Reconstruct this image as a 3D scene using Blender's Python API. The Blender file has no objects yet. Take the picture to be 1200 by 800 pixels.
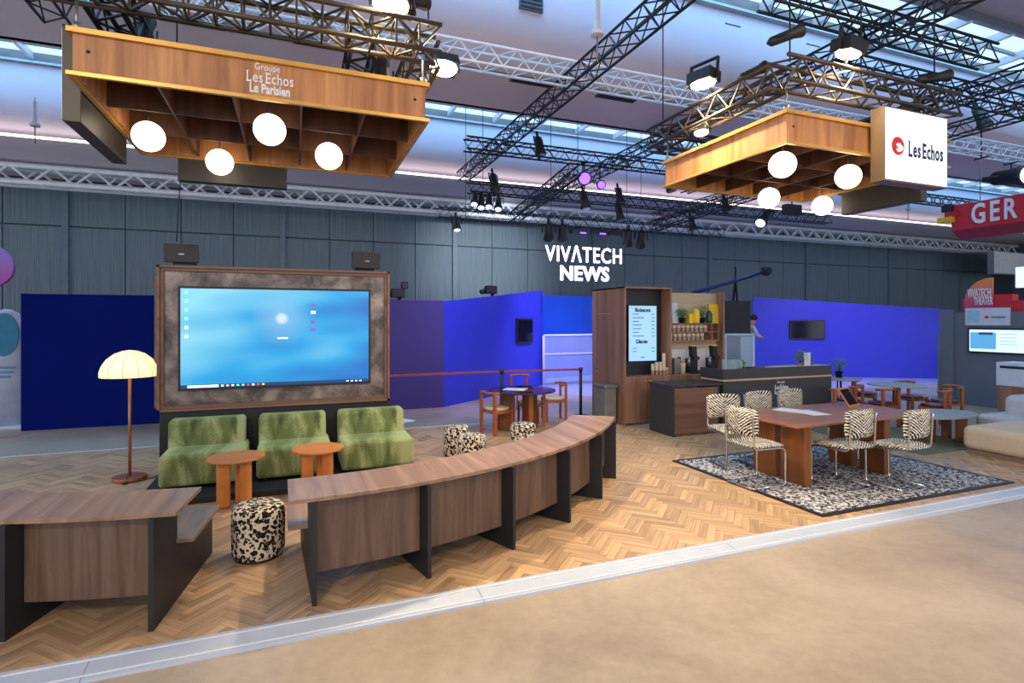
import bpy, bmesh, math, random
from mathutils import Vector, Matrix, Euler
R = math.radians
random.seed(7)
S = bpy.context.scene
COL = S.collection

# ------------------------------------------------------------ camera, world, lights, exposure
CAM_H, FPX, YAW, HORY = 2.05, 650.0, R(21.4), 375.0
cd = bpy.data.cameras.new('camera'); cam = bpy.data.objects.new('camera', cd); COL.objects.link(cam)
cam.location = (0, 0, CAM_H); cam.rotation_euler = (R(90), 0, -YAW)
cd.sensor_width = 36; cd.lens = FPX/1200*36; cd.shift_y = -(400-HORY)/1200; cd.clip_end = 200
S.camera = cam
S.view_settings.view_transform = 'Standard'; S.view_settings.look = 'None'
S.view_settings.gamma = 1; S.view_settings.use_curve_mapping = False
S.view_settings.exposure = 0.6

w = bpy.data.worlds.new('hall_daylight'); S.world = w; w.use_nodes = True
w.node_tree.nodes['Background'].inputs[0].default_value = (0.80, 0.86, 1.0, 1)
w.node_tree.nodes['Background'].inputs[1].default_value = 1.2

def light(kind, name, loc, rot, energy, color, size=1, size_y=None, spot=None, blend=.6, parent=None):
    l = bpy.data.lights.new(name, kind); l.energy = energy; l.color = color
    if kind == 'AREA':
        l.size = size
        if size_y: l.shape = 'RECTANGLE'; l.size_y = size_y
    else: l.shadow_soft_size = size
    if kind == 'SPOT': l.spot_size = spot; l.spot_blend = blend
    o = bpy.data.objects.new(name, l); COL.objects.link(o); o.location = loc; o.rotation_euler = rot
    if parent: o.parent = parent
    return o
def aim_rot(p, q): return (Vector(q)-Vector(p)).to_track_quat('-Z', 'Y').to_euler()
# daylight falling through the two roof-light bands
light('AREA', 'skylight_daylight', (9, 15.8, 8.2), (0, 0, 0), 620, (.2, .55, 1), 50, 1.3)
light('AREA', 'skylight_daylight', (6, 7.9, 8.2), (0, 0, 0), 520, (.2, .55, 1), 44, 1.3)
# unseen warm floods, added behind the camera to light fascias, planks and desk fronts
for p, q, e in (((-3.5, -3.5, 6.2), (-.5, 5.2, 3.4), 750), ((3.0, -3.0, 6.3), (6.0, 7, 1.8), 700)):
    light('SPOT', 'unseen_flood', p, aim_rot(p, q), e, (1, .84, .62), .35, spot=R(75), blend=.9)
# violet stage wash on the blue booth walls (fixtures on the back truss)
for p, q, e in (((4.2, 9.8, 5.4), (4.9, 14.2, 1.0), 900), ((7.5, 12.5, 5.2), (8.5, 16, .2), 1300), ((15.5, 10.5, 5.5), (18.2, 14.0, .3), 1150)):
    light('SPOT', 'violet_wash', p, aim_rot(p, q), e, (.46, .38, 1), .2, spot=R(85), blend=1)
p, q = (7.3, 15.3, 5.6), (7.3, 21.9, 4.4)
light('SPOT', 'sign_wash', p, aim_rot(p, q), 900, (.9, .95, 1), .2, spot=R(60), blend=1)

# ------------------------------------------------------------ helpers
fx, fy, rx, ry = math.sin(YAW), math.cos(YAW), math.cos(YAW), -math.sin(YAW)
def at(px, py, z=0.0):
    D = (CAM_H-z)*FPX/(py-HORY); L = (px-600)*D/FPX
    return Vector((D*fx+L*rx, D*fy+L*ry, z))
def onY(px, py, Y):
    D = Y/(fy+(px-600)/FPX*ry); L = (px-600)*D/FPX
    return Vector((D*fx+L*rx, Y, CAM_H-(py-HORY)*D/FPX))
def onX(px, py, X):
    D = X/(fx+(px-600)/FPX*rx); L = (px-600)*D/FPX
    return Vector((X, D*fy+L*ry, CAM_H-(py-HORY)*D/FPX))
def lin(c):
    return tuple(((v/255)/12.92 if v/255 <= .04045 else ((v/255+.055)/1.055)**2.4) for v in c)+(1,)

class MB:
    def __init__(s): s.v = []; s.f = []; s.sm = []
    def add(s, vs, fs, smooth=False):
        b = len(s.v); s.v += [tuple(v) for v in vs]; s.f += [tuple(i+b for i in f) for f in fs]; s.sm += [smooth]*len(fs); return s
    def box(s, a, b, M=None):
        x0, y0, z0 = a; x1, y1, z1 = b
        vs = [Vector(p) for p in ((x0,y0,z0),(x1,y0,z0),(x1,y1,z0),(x0,y1,z0),(x0,y0,z1),(x1,y0,z1),(x1,y1,z1),(x0,y1,z1))]
        if M: vs = [M@v for v in vs]
        return s.add(vs, [(0,3,2,1),(4,5,6,7),(0,1,5,4),(1,2,6,5),(2,3,7,6),(3,0,4,7)])
    def prism(s, pts, z0, z1, M=None):          # polygon (CCW) extruded in z
        n = len(pts)
        vs = [Vector((p[0],p[1],z0)) for p in pts]+[Vector((p[0],p[1],z1)) for p in pts]
        if M: vs = [M@v for v in vs]
        return s.add(vs, [tuple(range(n-1,-1,-1)), tuple(range(n,2*n))]+[(i,(i+1)%n,n+(i+1)%n,n+i) for i in range(n)])
    def hexa(s, q, h):                           # quad (4 pts) + offset vector
        q = [Vector(p) for p in q]; h = Vector(h); vs = q+[p+h for p in q]
        return s.add(vs, [(0,3,2,1),(4,5,6,7),(0,1,5,4),(1,2,6,5),(2,3,7,6),(3,0,4,7)])
    def tube(s, pts, r, n=8, cap=True):
        pts = [Vector(p) for p in pts]; rings = []; up = None
        for i, p in enumerate(pts):
            d = (pts[min(i+1,len(pts)-1)]-pts[max(i-1,0)]).normalized()
            if up is None: up = d.orthogonal().normalized()
            else:
                up = (up-d*up.dot(d)); up = up.normalized() if up.length > 1e-5 else d.orthogonal().normalized()
            sd = d.cross(up); rr = r[i] if isinstance(r, (list,tuple)) else r
            rings.append([p+(up*math.cos(2*math.pi*k/n)+sd*math.sin(2*math.pi*k/n))*rr for k in range(n)])
        b = len(s.v); s.v += [tuple(v) for g in rings for v in g]
        for i in range(len(pts)-1):
            for k in range(n):
                s.f.append((b+i*n+k, b+i*n+(k+1)%n, b+(i+1)*n+(k+1)%n, b+(i+1)*n+k)); s.sm.append(True)
        if cap:
            s.f.append(tuple(b+k for k in range(n-1,-1,-1))); s.sm.append(False)
            s.f.append(tuple(b+(len(pts)-1)*n+k for k in range(n))); s.sm.append(False)
        return s
    def lathe(s, prof, c=(0,0,0), n=24, sx=1, sy=1):   # prof: (r,z) list
        b = len(s.v)
        for r, z in prof:
            for k in range(n):
                a = 2*math.pi*k/n; s.v.append((c[0]+r*math.cos(a)*sx, c[1]+r*math.sin(a)*sy, c[2]+z))
        for i in range(len(prof)-1):
            for k in range(n):
                s.f.append((b+i*n+k, b+i*n+(k+1)%n, b+(i+1)*n+(k+1)%n, b+(i+1)*n+k)); s.sm.append(True)
        s.f.append(tuple(b+k for k in range(n-1,-1,-1))); s.sm.append(False)
        s.f.append(tuple(b+(len(prof)-1)*n+k for k in range(n))); s.sm.append(False)
        return s
    def ball(s, c, r, n=20, m=12, sz=1):
        return s.lathe([(max(r*math.sin(math.pi*i/m),.0005), -r*sz*math.cos(math.pi*i/m)) for i in range(m+1)], c, n)
    def cyl(s, c, r, z0, z1, n=20, r2=None):
        return s.lathe([(r, z0), (r2 if r2 is not None else r, z1)], c, n)
    def build(s, name, m, parent=None, bevel=0, seg=2, sub=0, loc=None, rot=None):
        me = bpy.data.meshes.new(name); me.from_pydata(s.v, [], s.f)
        me.polygons.foreach_set('use_smooth', s.sm); me.update()
        if m: me.materials.append(m)
        o = bpy.data.objects.new(name, me); COL.objects.link(o)
        if parent: o.parent = parent
        if loc is not None: o.location = loc
        if rot is not None: o.rotation_euler = rot
        if bevel:
            b = o.modifiers.new('bevel', 'BEVEL'); b.width = bevel; b.segments = seg; b.limit_method = 'ANGLE'; b.angle_limit = R(40)
        if sub:
            b = o.modifiers.new('sub', 'SUBSURF'); b.levels = sub; b.render_levels = sub
        return o
def box(a, b): return MB().box(a, b)
def tag(o, label=None, cat=None, group=None, kind=None):
    if label: o['label'] = label
    if cat: o['category'] = cat
    if group: o['group'] = group
    if kind: o['kind'] = kind
    return o
def thing(name, label, cat, loc=(0,0,0), rz=0, group=None):
    o = bpy.data.objects.new(name, None); COL.objects.link(o); o.empty_display_size = .1
    o.location = loc; o.rotation_euler = (0,0,rz); return tag(o, label, cat, group)
def kids(o): return [c for c in bpy.data.objects if c.parent == o]
def dup(o, loc, rz, label, group=None, parent=None):
    def cp(s, par):
        c = s.copy(); COL.objects.link(c); c.parent = par
        for k in kids(s): cp(k, c)
        return c
    r = cp(o, parent); r.location = loc; r.rotation_euler = (0,0,rz); r['label'] = label
    if group: r['group'] = group
    return r
def text(s, size, name, m, parent=None, loc=(0,0,0), rot=(R(90),0,0), bold=0, depth=.004, sx=1, align='CENTER', space=1, shear=0, w=None, h=None):
    c = bpy.data.curves.new(name, 'FONT'); c.body = s; c.size = size; c.align_x = align; c.align_y = 'CENTER'
    c.extrude = depth; c.offset = bold; c.resolution_u = 3; c.space_character = space; c.shear = shear
    t = bpy.data.objects.new('tmp', c); COL.objects.link(t); bpy.context.view_layer.update()
    me = bpy.data.meshes.new_from_object(t); bpy.data.objects.remove(t); me.name = name
    if w:
        xs_ = [v.co.x for v in me.vertices]; ys_ = [v.co.y for v in me.vertices]; mx_, my_ = (min(xs_)+max(xs_))/2, (min(ys_)+max(ys_))/2
        kx, ky = w/(max(xs_)-min(xs_)), (h/(max(ys_)-min(ys_)) if h else None)
        for v in me.vertices: v.co.x = (v.co.x-mx_)*kx; v.co.y = (v.co.y-my_)*(ky or kx)
    else:
        for v in me.vertices: v.co.x *= sx
    me.materials.clear(); me.materials.append(m)
    o = bpy.data.objects.new(name, me); COL.objects.link(o); o.location = loc; o.rotation_euler = rot
    if parent: o.parent = parent
    return o

def serif_text(s, name, m, parent, loc, w, h, rot=(R(90),0,0), depth=.002, bold=.0):
    # sans outlines plus slab serifs on the stems
    x = 0; V = []; F = []
    def put(vs, fs):
        b = len(V); V.extend(vs); F.extend([tuple(i+b for i in f) for f in fs])
    def slab(x0, x1, y0, y1): put([(x0,y0,0),(x1,y0,0),(x1,y1,0),(x0,y1,0),(x0,y0,depth),(x1,y0,depth),(x1,y1,depth),(x0,y1,depth)], [(0,3,2,1),(4,5,6,7),(0,1,5,4),(1,2,6,5),(2,3,7,6),(3,0,4,7)])
    for chx in s:
        if chx == ' ': x += .14; continue
        o = text(chx, 1.0, 'tmp_glyph', m, bold=bold, depth=depth, align='LEFT'); me = o.data
        xs = [v.co.x for v in me.vertices]; x0, x1 = min(xs), max(xs); k = .86; sw = .10
        ys = [v.co.y for v in me.vertices]; y0 = min(ys)
        base_y = -.35
        put([((v.co.x-x0)*k+x, v.co.y-BASE[chx], v.co.z+depth) for v in me.vertices], [tuple(p.vertices) for p in me.polygons])
        wd = (x1-x0)*k; H = me_h = max(ys)-min(ys)
        if chx in 'LEPG': slab(x-.06, x+.17, 0, .045); slab(x-.06, x+.17, H-.045, H) if chx != 'G' else None
        if chx in 'LE': slab(x+wd-.035, x+wd+.005, 0, .2)
        if chx == 'E': slab(x+wd-.035, x+wd+.005, H-.17, H)
        if chx == 'h': slab(x-.05, x+.15, 0, .04); slab(x+wd-.15, x+wd+.05, 0, .04); slab(x-.07, x+.05, H-.04, H)
        bpy.data.objects.remove(o); x += wd+.085
    me = bpy.data.meshes.new(name); xs = [v[0] for v in V]; ys = [v[1] for v in V]; mx, my = (min(xs)+max(xs))/2, (min(ys)+max(ys))/2
    kx, ky = w/(max(xs)-min(xs)), h/(max(ys)-min(ys))
    me.from_pydata([((a-mx)*kx, (b-my)*ky, c) for a, b, c in V], [], F); me.materials.append(m)
    o = bpy.data.objects.new(name, me); COL.objects.link(o); o.location = loc; o.rotation_euler = rot; o.parent = parent
    return o
class _B(dict):
    def __missing__(s, c):
        cu = bpy.data.curves.new('t', 'FONT'); cu.body = c; cu.size = 1; cu.align_y = 'CENTER'; t = bpy.data.objects.new('t', cu); COL.objects.link(t); bpy.context.view_layer.update()
        me = bpy.data.meshes.new_from_object(t); v = min(p.co.y for p in me.vertices); bpy.data.objects.remove(t); bpy.data.meshes.remove(me); s[c] = v; return v
BASE = _B()
# ------------------------------------------------------------ materials
def base(name):
    m = bpy.data.materials.new(name); m.use_nodes = True; nt = m.node_tree
    return m, nt, nt.nodes['Principled BSDF']
def N(nt, t, **k):
    n = nt.nodes.new(t)
    for a, b in k.items(): setattr(n, a, b)
    return n
def ramp(nt, fac, stops, interp='LINEAR'):
    r = N(nt, 'ShaderNodeValToRGB'); r.color_ramp.interpolation = interp; e = r.color_ramp.elements
    while len(e) < len(stops): e.new(.5)
    for i, (p, c) in enumerate(stops): e[i].position = p; e[i].color = c
    nt.links.new(fac, r.inputs[0]); return r.outputs[0]
def coords(nt, kind='Object', scale=(1,1,1), rot=(0,0,0)):
    t = N(nt, 'ShaderNodeTexCoord'); mp = N(nt, 'ShaderNodeMapping'); mp.inputs['Scale'].default_value = scale; mp.inputs['Rotation'].default_value = rot
    nt.links.new(t.outputs[kind], mp.inputs[0]); return mp.outputs[0]
def noise(nt, vec, scale, detail=4, rough=.55, dist=0):
    n = N(nt, 'ShaderNodeTexNoise'); n.inputs['Scale'].default_value = scale; n.inputs['Detail'].default_value = detail
    n.inputs['Roughness'].default_value = rough; n.inputs['Distortion'].default_value = dist
    nt.links.new(vec, n.inputs['Vector']); return n.outputs['Fac']
def bump(nt, h, b, strength=.2, dist=.01):
    n = N(nt, 'ShaderNodeBump'); n.inputs['Strength'].default_value = strength; n.inputs['Distance'].default_value = dist
    nt.links.new(h, n.inputs['Height']); nt.links.new(n.outputs[0], b.inputs['Normal'])
def plain(name, c, rough=.5, metal=0, var=.12, scale=6, spec=.5, bumps=0, alpha=None):
    m, nt, b = base(name); c = lin(c); v = coords(nt)
    f = noise(nt, v, scale)
    nt.links.new(ramp(nt, f, [(.3, tuple(x*(1-var) for x in c[:3])+(1,)), (.7, tuple(min(x*(1+var),1) for x in c[:3])+(1,))]), b.inputs['Base Color'])
    b.inputs['Roughness'].default_value = rough; b.inputs['Metallic'].default_value = metal; b.inputs['Specular IOR Level'].default_value = spec
    if bumps: bump(nt, noise(nt, v, scale*12), b, bumps, .004)
    return m
def glow(name, c, s):
    m, nt, b = base(name); b.inputs['Base Color'].default_value = lin(c); b.inputs['Emission Color'].default_value = lin(c); b.inputs['Emission Strength'].default_value = s
    b.inputs['Roughness'].default_value = .4
    return m
def wood(name, dark, light_, axis=0, grain=14, rough=.45, coord='Object', island=False, knots=True):
    m, nt, b = base(name); sc = [grain]*3; sc[axis] = grain*.07
    v = coords(nt, coord, tuple(sc))
    if island:
        g = N(nt, 'ShaderNodeNewGeometry'); oi = N(nt, 'ShaderNodeObjectInfo')
        ad = N(nt, 'ShaderNodeMath', operation='ADD'); nt.links.new(g.outputs['Random Per Island'], ad.inputs[0]); nt.links.new(oi.outputs['Random'], ad.inputs[1])
        fr = N(nt, 'ShaderNodeMath', operation='FRACT'); nt.links.new(ad.outputs[0], fr.inputs[0]); rnd = fr.outputs[0]
        mu = N(nt, 'ShaderNodeMath', operation='MULTIPLY'); mu.inputs[1].default_value = 57; nt.links.new(rnd, mu.inputs[0])
        va = N(nt, 'ShaderNodeVectorMath', operation='ADD'); nt.links.new(v, va.inputs[0]); nt.links.new(mu.outputs[0], va.inputs[1]); v = va.outputs[0]
    f = noise(nt, v, 1.0, 7, .62, .6)
    d, l = lin(dark), lin(light_); mid = tuple((a+b_)/2 for a, b_ in zip(d, l))
    colr = ramp(nt, f, [(.28, d), (.5, mid), (.72, l)])
    v2 = coords(nt, coord, tuple(x*.16 for x in sc)); f2 = noise(nt, v2, 1.0, 3)
    mx = N(nt, 'ShaderNodeMix', data_type='RGBA', blend_type='MULTIPLY'); mx.inputs[0].default_value = .8
    nt.links.new(colr, mx.inputs[6]); nt.links.new(ramp(nt, f2, [(.35, (.78,.76,.76,1)), (.65, (1,1,1,1))]), mx.inputs[7]); out = mx.outputs[2]
    if island:
        mx2 = N(nt, 'ShaderNodeMix', data_type='RGBA', blend_type='MULTIPLY'); mx2.inputs[0].default_value = 1
        nt.links.new(out, mx2.inputs[6]); nt.links.new(ramp(nt, rnd, [(0, (.66,.64,.63,1)), (.5, (.88,.88,.88,1)), (1, (1.08,1.06,1,1))]), mx2.inputs[7]); out = mx2.outputs[2]
    nt.links.new(out, b.inputs['Base Color']); b.inputs['Roughness'].default_value = rough
    bump(nt, f, b, .12, .004)
    return m
def leopard(name, scale=26, light_=(222,208,184), dark=(28,24,22), tan=(150,125,95)):
    m, nt, b = base(name); v = coords(nt)
    nn = N(nt, 'ShaderNodeTexNoise'); nn.inputs['Scale'].default_value = scale*.5; nt.links.new(v, nn.inputs[0])
    mx = N(nt, 'ShaderNodeMix', data_type='RGBA'); mx.inputs[0].default_value = .09; nt.links.new(v, mx.inputs[6]); nt.links.new(nn.outputs['Color'], mx.inputs[7])
    vo = N(nt, 'ShaderNodeTexVoronoi'); vo.inputs['Scale'].default_value = scale; nt.links.new(mx.outputs[2], vo.inputs['Vector'])
    brk = noise(nt, v, scale*1.3, 1)
    s = N(nt, 'ShaderNodeMath', operation='MULTIPLY_ADD'); s.inputs[1].default_value = .4; nt.links.new(brk, s.inputs[0]); nt.links.new(vo.outputs['Distance'], s.inputs[2])
    c = ramp(nt, s.outputs[0], [(0, lin(tan)), (.62, lin(tan)), (.66, lin(dark)), (.84, lin(dark)), (.87, lin(light_)), (1, lin(light_))])
    c = ramp(nt, s.outputs[0], [(0, lin(tan)), (.30, lin(tan)), (.335, lin(dark)), (.70, lin(dark)), (.73, lin(light_)), (1, lin(light_))])
    nt.links.new(c, b.inputs['Base Color']); b.inputs['Roughness'].default_value = .95; b.inputs['Specular IOR Level'].default_value = .15
    bump(nt, noise(nt, v, 300, 2), b, .4, .003)
    return m
def zebra(name):
    m, nt, b = base(name); t = N(nt, 'ShaderNodeTexCoord'); sp = N(nt, 'ShaderNodeSeparateXYZ'); nt.links.new(t.outputs['Object'], sp.inputs[0])
    ab = N(nt, 'ShaderNodeMath', operation='ABSOLUTE'); nt.links.new(sp.outputs[0], ab.inputs[0])
    a1 = N(nt, 'ShaderNodeMath', operation='MULTIPLY_ADD'); a1.inputs[1].default_value = -.75; nt.links.new(ab.outputs[0], a1.inputs[0]); nt.links.new(sp.outputs[2], a1.inputs[2])
    a2 = N(nt, 'ShaderNodeMath', operation='ADD'); nt.links.new(a1.outputs[0], a2.inputs[0]); nt.links.new(sp.outputs[1], a2.inputs[1])
    cx = N(nt, 'ShaderNodeCombineXYZ'); nt.links.new(a2.outputs[0], cx.inputs[0]); nt.links.new(sp.outputs[0], cx.inputs[1])
    wv = N(nt, 'ShaderNodeTexWave'); wv.inputs['Scale'].default_value = 8.5; wv.inputs['Distortion'].default_value = 3.5; wv.inputs['Detail'].default_value = 2; wv.inputs['Detail Scale'].default_value = 3.5
    nt.links.new(cx.outputs[0], wv.inputs['Vector'])
    c = ramp(nt, wv.outputs['Fac'], [(0, lin((24,22,22))), (.42, lin((38,33,30))), (.54, lin((224,214,192))), (1, lin((240,234,218)))])
    nt.links.new(c, b.inputs['Base Color']); b.inputs['Roughness'].default_value = .95; b.inputs['Specular IOR Level'].default_value = .15
    return m
def velvet(name):
    m, nt, b = base(name); v = coords(nt, 'Object', (3.0, .5, .9)); f = noise(nt, v, 1.6, 3, .5, .5)
    f2 = noise(nt, coords(nt), 60, 2)
    mx = N(nt, 'ShaderNodeMath', operation='MULTIPLY_ADD'); mx.inputs[1].default_value = .25; nt.links.new(f2, mx.inputs[0]); nt.links.new(f, mx.inputs[2])
    c = ramp(nt, mx.outputs[0], [(.42, lin((70,80,48))), (.58, lin((108,120,72))), (.74, lin((160,166,118)))])
    nt.links.new(c, b.inputs['Base Color']); b.inputs['Roughness'].default_value = .85
    b.inputs['Sheen Weight'].default_value = .5; b.inputs['Sheen Tint'].default_value = lin((190,205,140)); b.inputs['Specular IOR Level'].default_value = .2
    return m
def distressed(name):
    m, nt, b = base(name); v = coords(nt, 'Object', (1,1,1)); f = noise(nt, v, 2.3, 10, .68, .4); g = noise(nt, v, 1.1, 3)
    c = ramp(nt, f, [(.33, lin((46,42,42))), (.45, lin((98,88,83))), (.62, lin((165,153,146)))])
    mx = N(nt, 'ShaderNodeMix', data_type='RGBA', blend_type='MULTIPLY'); mx.inputs[0].default_value = .7; nt.links.new(c, mx.inputs[6])
    nt.links.new(ramp(nt, g, [(.35, lin((150,135,125))), (.65, lin((235,228,225)))]), mx.inputs[7]); nt.links.new(mx.outputs[2], b.inputs['Base Color'])
    b.inputs['Roughness'].default_value = .35; b.inputs['Metallic'].default_value = .25
    return m
def concrete(name, a, b_, rough=.42):
    m, nt, b = base(name); v = coords(nt); f = noise(nt, v, .55, 6, .6, .5); f2 = noise(nt, v, 9, 6, .7)
    mx = N(nt, 'ShaderNodeMath', operation='MULTIPLY_ADD'); mx.inputs[1].default_value = .35; nt.links.new(f2, mx.inputs[0]); nt.links.new(f, mx.inputs[2])
    c = ramp(nt, mx.outputs[0], [(.45, lin(a)), (.9, lin(b_))])
    vo = N(nt, 'ShaderNodeTexVoronoi'); vo.inputs['Scale'].default_value = 1.7; nt.links.new(v, vo.inputs['Vector'])
    mm = N(nt, 'ShaderNodeMix', data_type='RGBA'); nt.links.new(ramp(nt, vo.outputs['Distance'], [(.012, (1,1,1,1)), (.02, (0,0,0,1))]), mm.inputs[0])
    nt.links.new(c, mm.inputs[6]); mm.inputs[7].default_value = lin((96,84,70)); nt.links.new(mm.outputs[2], b.inputs['Base Color'])
    b.inputs['Roughness'].default_value = rough; bump(nt, f2, b, .06, .004)
    return m
M_PLANK = wood('oak_plank', (178,140,104), (232,196,152), 0, 16, .42, 'UV', True)
M_TOP = wood('walnut_top', (112,84,64), (182,146,118), 1, 9, .38)
M_PANEL = wood('walnut_panel', (70,52,42), (126,98,78), 2, 12, .5)
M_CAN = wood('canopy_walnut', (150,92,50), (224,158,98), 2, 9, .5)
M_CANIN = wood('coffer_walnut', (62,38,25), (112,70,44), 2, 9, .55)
M_CAB = wood('cabinet_walnut', (120,84,64), (180,134,106), 2, 7, .5)
M_CABH = wood('cabinet_walnut_horizontal', (92,64,50), (146,106,84), 0, 7, .5)
M_OAKP = wood('pale_oak', (196,164,124), (224,194,156), 0, 9, .5)
M_TABLE = wood('teak_table', (140,84,46), (182,118,70), 0, 6, .28)
M_LEGW = wood('teak_leg', (112,62,28), (150,88,42), 2, 8, .4)
M_ORANGE = wood('orange_ash', (200,120,54), (232,152,80), 0, 5, .4)
M_CHAIRW = wood('chair_mahogany', (140,72,34), (182,102,54), 2, 8, .35)
M_BLACK = plain('black_metal', (30,31,34), .55, .1, .15)
M_FIN = plain('graphite_board', (30,30,33), .5, 0, .12)
M_BARD = plain('dark_bar_laminate', (52,52,54), .5, 0, .1)
M_TRUSS = plain('black_truss', (42,44,48), .45, .5, .15)
M_WTRUSS = plain('aluminium_truss', (226,234,240), .4, .1, .08)
M_WARMLIT = plain('warm_lit_truss_tube', (78,68,54), .4, .4, .15)  # dark truss tube with the lamps' warm light put into its colour
M_BRASS = plain('golden_trim', (206,158,78), .32, .35, .08)
M_SIGNSIDE = plain('anodised_sign_side', (120,100,78), .4, .5, .06)
M_WHITE = plain('white_paint', (204,210,220), .5, 0, .04)
M_LAMPW = glow('globe_light', (255,240,214), 2.6)
M_FLOOD = glow('flood_lens', (255,226,170), 40)
M_SIGNW = glow('lightbox_white', (240,246,255), .62)
M_LETTER = glow('lit_letters', (240,246,255), 1.4)
M_VIOL = glow('violet_lens', (120,80,255), 2.2)
M_COOL = glow('cool_lens', (190,208,250), 1.3)
M_LED = glow('led_strip', (255,232,220), 2.4)
M_RED = plain('red_panel', (205,38,52), .5, 0, .05)
M_YEL = plain('yellow_card', (240,198,30), .5, 0, .1, 40)
M_NAVY = plain('navy_wall', (5,22,100), .9, 0, .05, 2, .1)
M_BLUE = plain('cobalt_wall', (46,54,180), .5, 0, .06, 2)
M_PURP = plain('purple_wall', (52,38,104), .6, 0, .05, 2)
M_LBLUE = plain('azure_wall', (10,84,214), .5, 0, .05, 2)
M_GREYW = plain('booth_grey', (104,110,118), .6, 0, .05, 2)
M_CREAM = plain('cream_fabric', (214,194,164), .95, 0, .05, 20, .2, .3)
M_GREYF = plain('pale_grey_fabric', (190,188,190), .95, 0, .05, 20, .2, .3)
M_VELV = velvet('green_velvet')
M_LEO = leopard('leopard_fabric', 29)
M_LEOS = leopard('leopard_fabric_small', 30, (216,204,184))
M_RUGM = leopard('leopard_rug', 25, (200,200,200), (48,52,66), (168,160,150))
M_ZEB = zebra('zebra_fabric')
M_CHROME = plain('chrome_tube', (205,200,192), .15, 1, .03)
M_FRAME = distressed('distressed_metal')
M_CONC = concrete('trade_hall_concrete', (146,128,108), (192,174,150))
M_CONC2 = plain('pale_stage_floor', (170,172,186), .35, 0, .06, 2)
M_STONE = plain('grey_stone_top', (150,150,146), .4, 0, .08, 14)
M_GLASSD = plain('dark_gloss_top', (48,38,48), .08, 0, .1)
M_CUP = plain('paper_cup', (226,206,178), .7, 0, .05)
M_PAPER = plain('white_paper', (232,232,236), .7, 0, .03)
M_LEAF = plain('leaf_green', (88,140,52), .55, 0, .3, 30)
M_LEAFD = plain('leaf_dull_green', (96,122,84), .6, 0, .3, 30)
M_SCRB = plain('switched_off_screen', (14,16,30), .12, 0, .05)
M_GREYRUG = plain('olive_rug', (112,112,92), .95, 0, .12, 40, .2)
M_CEIL = plain('ceiling_plaster', (212,202,214), .8, 0, .03, 1)
M_STEEL = plain('brushed_steel', (150,148,142), .35, .7, .08)
M_SKIN = plain('skin', (205,150,125), .6, 0, .05)
M_COPPER = plain('copper_lacquer', (168,108,76), .35, .4, .05)
def ribbed_wall():
    m, nt, b = base('ribbed_wall_cladding'); v = coords(nt, 'Object', (34, 1, .5)); f = noise(nt, v, 1, 4, .6)
    v2 = coords(nt, 'Object', (.25, .25, .25)); g = noise(nt, v2, 1, 3)
    mx = N(nt, 'ShaderNodeMix', data_type='RGBA', blend_type='MULTIPLY'); mx.inputs[0].default_value = .6
    nt.links.new(ramp(nt, f, [(.3, lin((92,112,124))), (.7, lin((132,152,162)))]), mx.inputs[6]); nt.links.new(ramp(nt, g, [(.3, (.75,.78,.8,1)), (.7, (1,1,1,1))]), mx.inputs[7])
    nt.links.new(mx.outputs[2], b.inputs['Base Color']); b.inputs['Roughness'].default_value = .6; bump(nt, f, b, .3, .02)
    return m
M_WALL = ribbed_wall()
def glass(name, c=(200,220,230), a=.25):
    m, nt, b = base(name); b.inputs['Base Color'].default_value = lin(c); b.inputs['Roughness'].default_value = .05; b.inputs['Alpha'].default_value = a
    return m
M_GLASS = glass('clear_glass')

# ------------------------------------------------------------ hall shell
def struct(o, label=None, cat=None): return tag(o, label, cat, kind='structure')
struct(box((-26, -8, -.14), (44, 22, -.04)).build('floor', M_CONC))
struct(box((-26, 22.0, -.14), (44, 22.2, 7)).build('wall_back', plain('wall_core', (66,76,84), .7)))
wb = bpy.data.objects['wall_back']
wx = onY(78, 300, 22).x; k = 0
pm = {}
for i in range(-10, 40):
    x0 = wx+i*1.62
    if x0 < -25 or x0 > 41: continue
    for z0, z1 in ((2.2, 5.05), (5.1, 6.55)):
        if (z0,) not in pm: pm[(z0,)] = box((.015, 0, 0), (1.605, .06, z1-z0)).build('wall_panel', M_WALL, wb, loc=(x0, 21.94, z0))
        else:
            o = pm[(z0,)].copy(); COL.objects.link(o); o.location = (x0, 21.94, z0)
    if i % 4 == 0:
        box((x0-.09, 21.84, 0), (x0+.09, 21.95, 6.2)).build('wall_mullion', plain('mullion_blue_grey', (104,126,142), .5) if i == -8 or 'mul' not in pm else pm['mul'], wb)
        pm['mul'] = bpy.data.materials.get('mullion_blue_grey') or M_STEEL
box((-26, 21.9, 0), (44, 22, 2.2)).build('wall_base_cladding', M_WALL, wb)
struct(box((44, -8, -.14), (44.2, 22.2, 9)).build('wall_right', M_GREYW))
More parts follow.
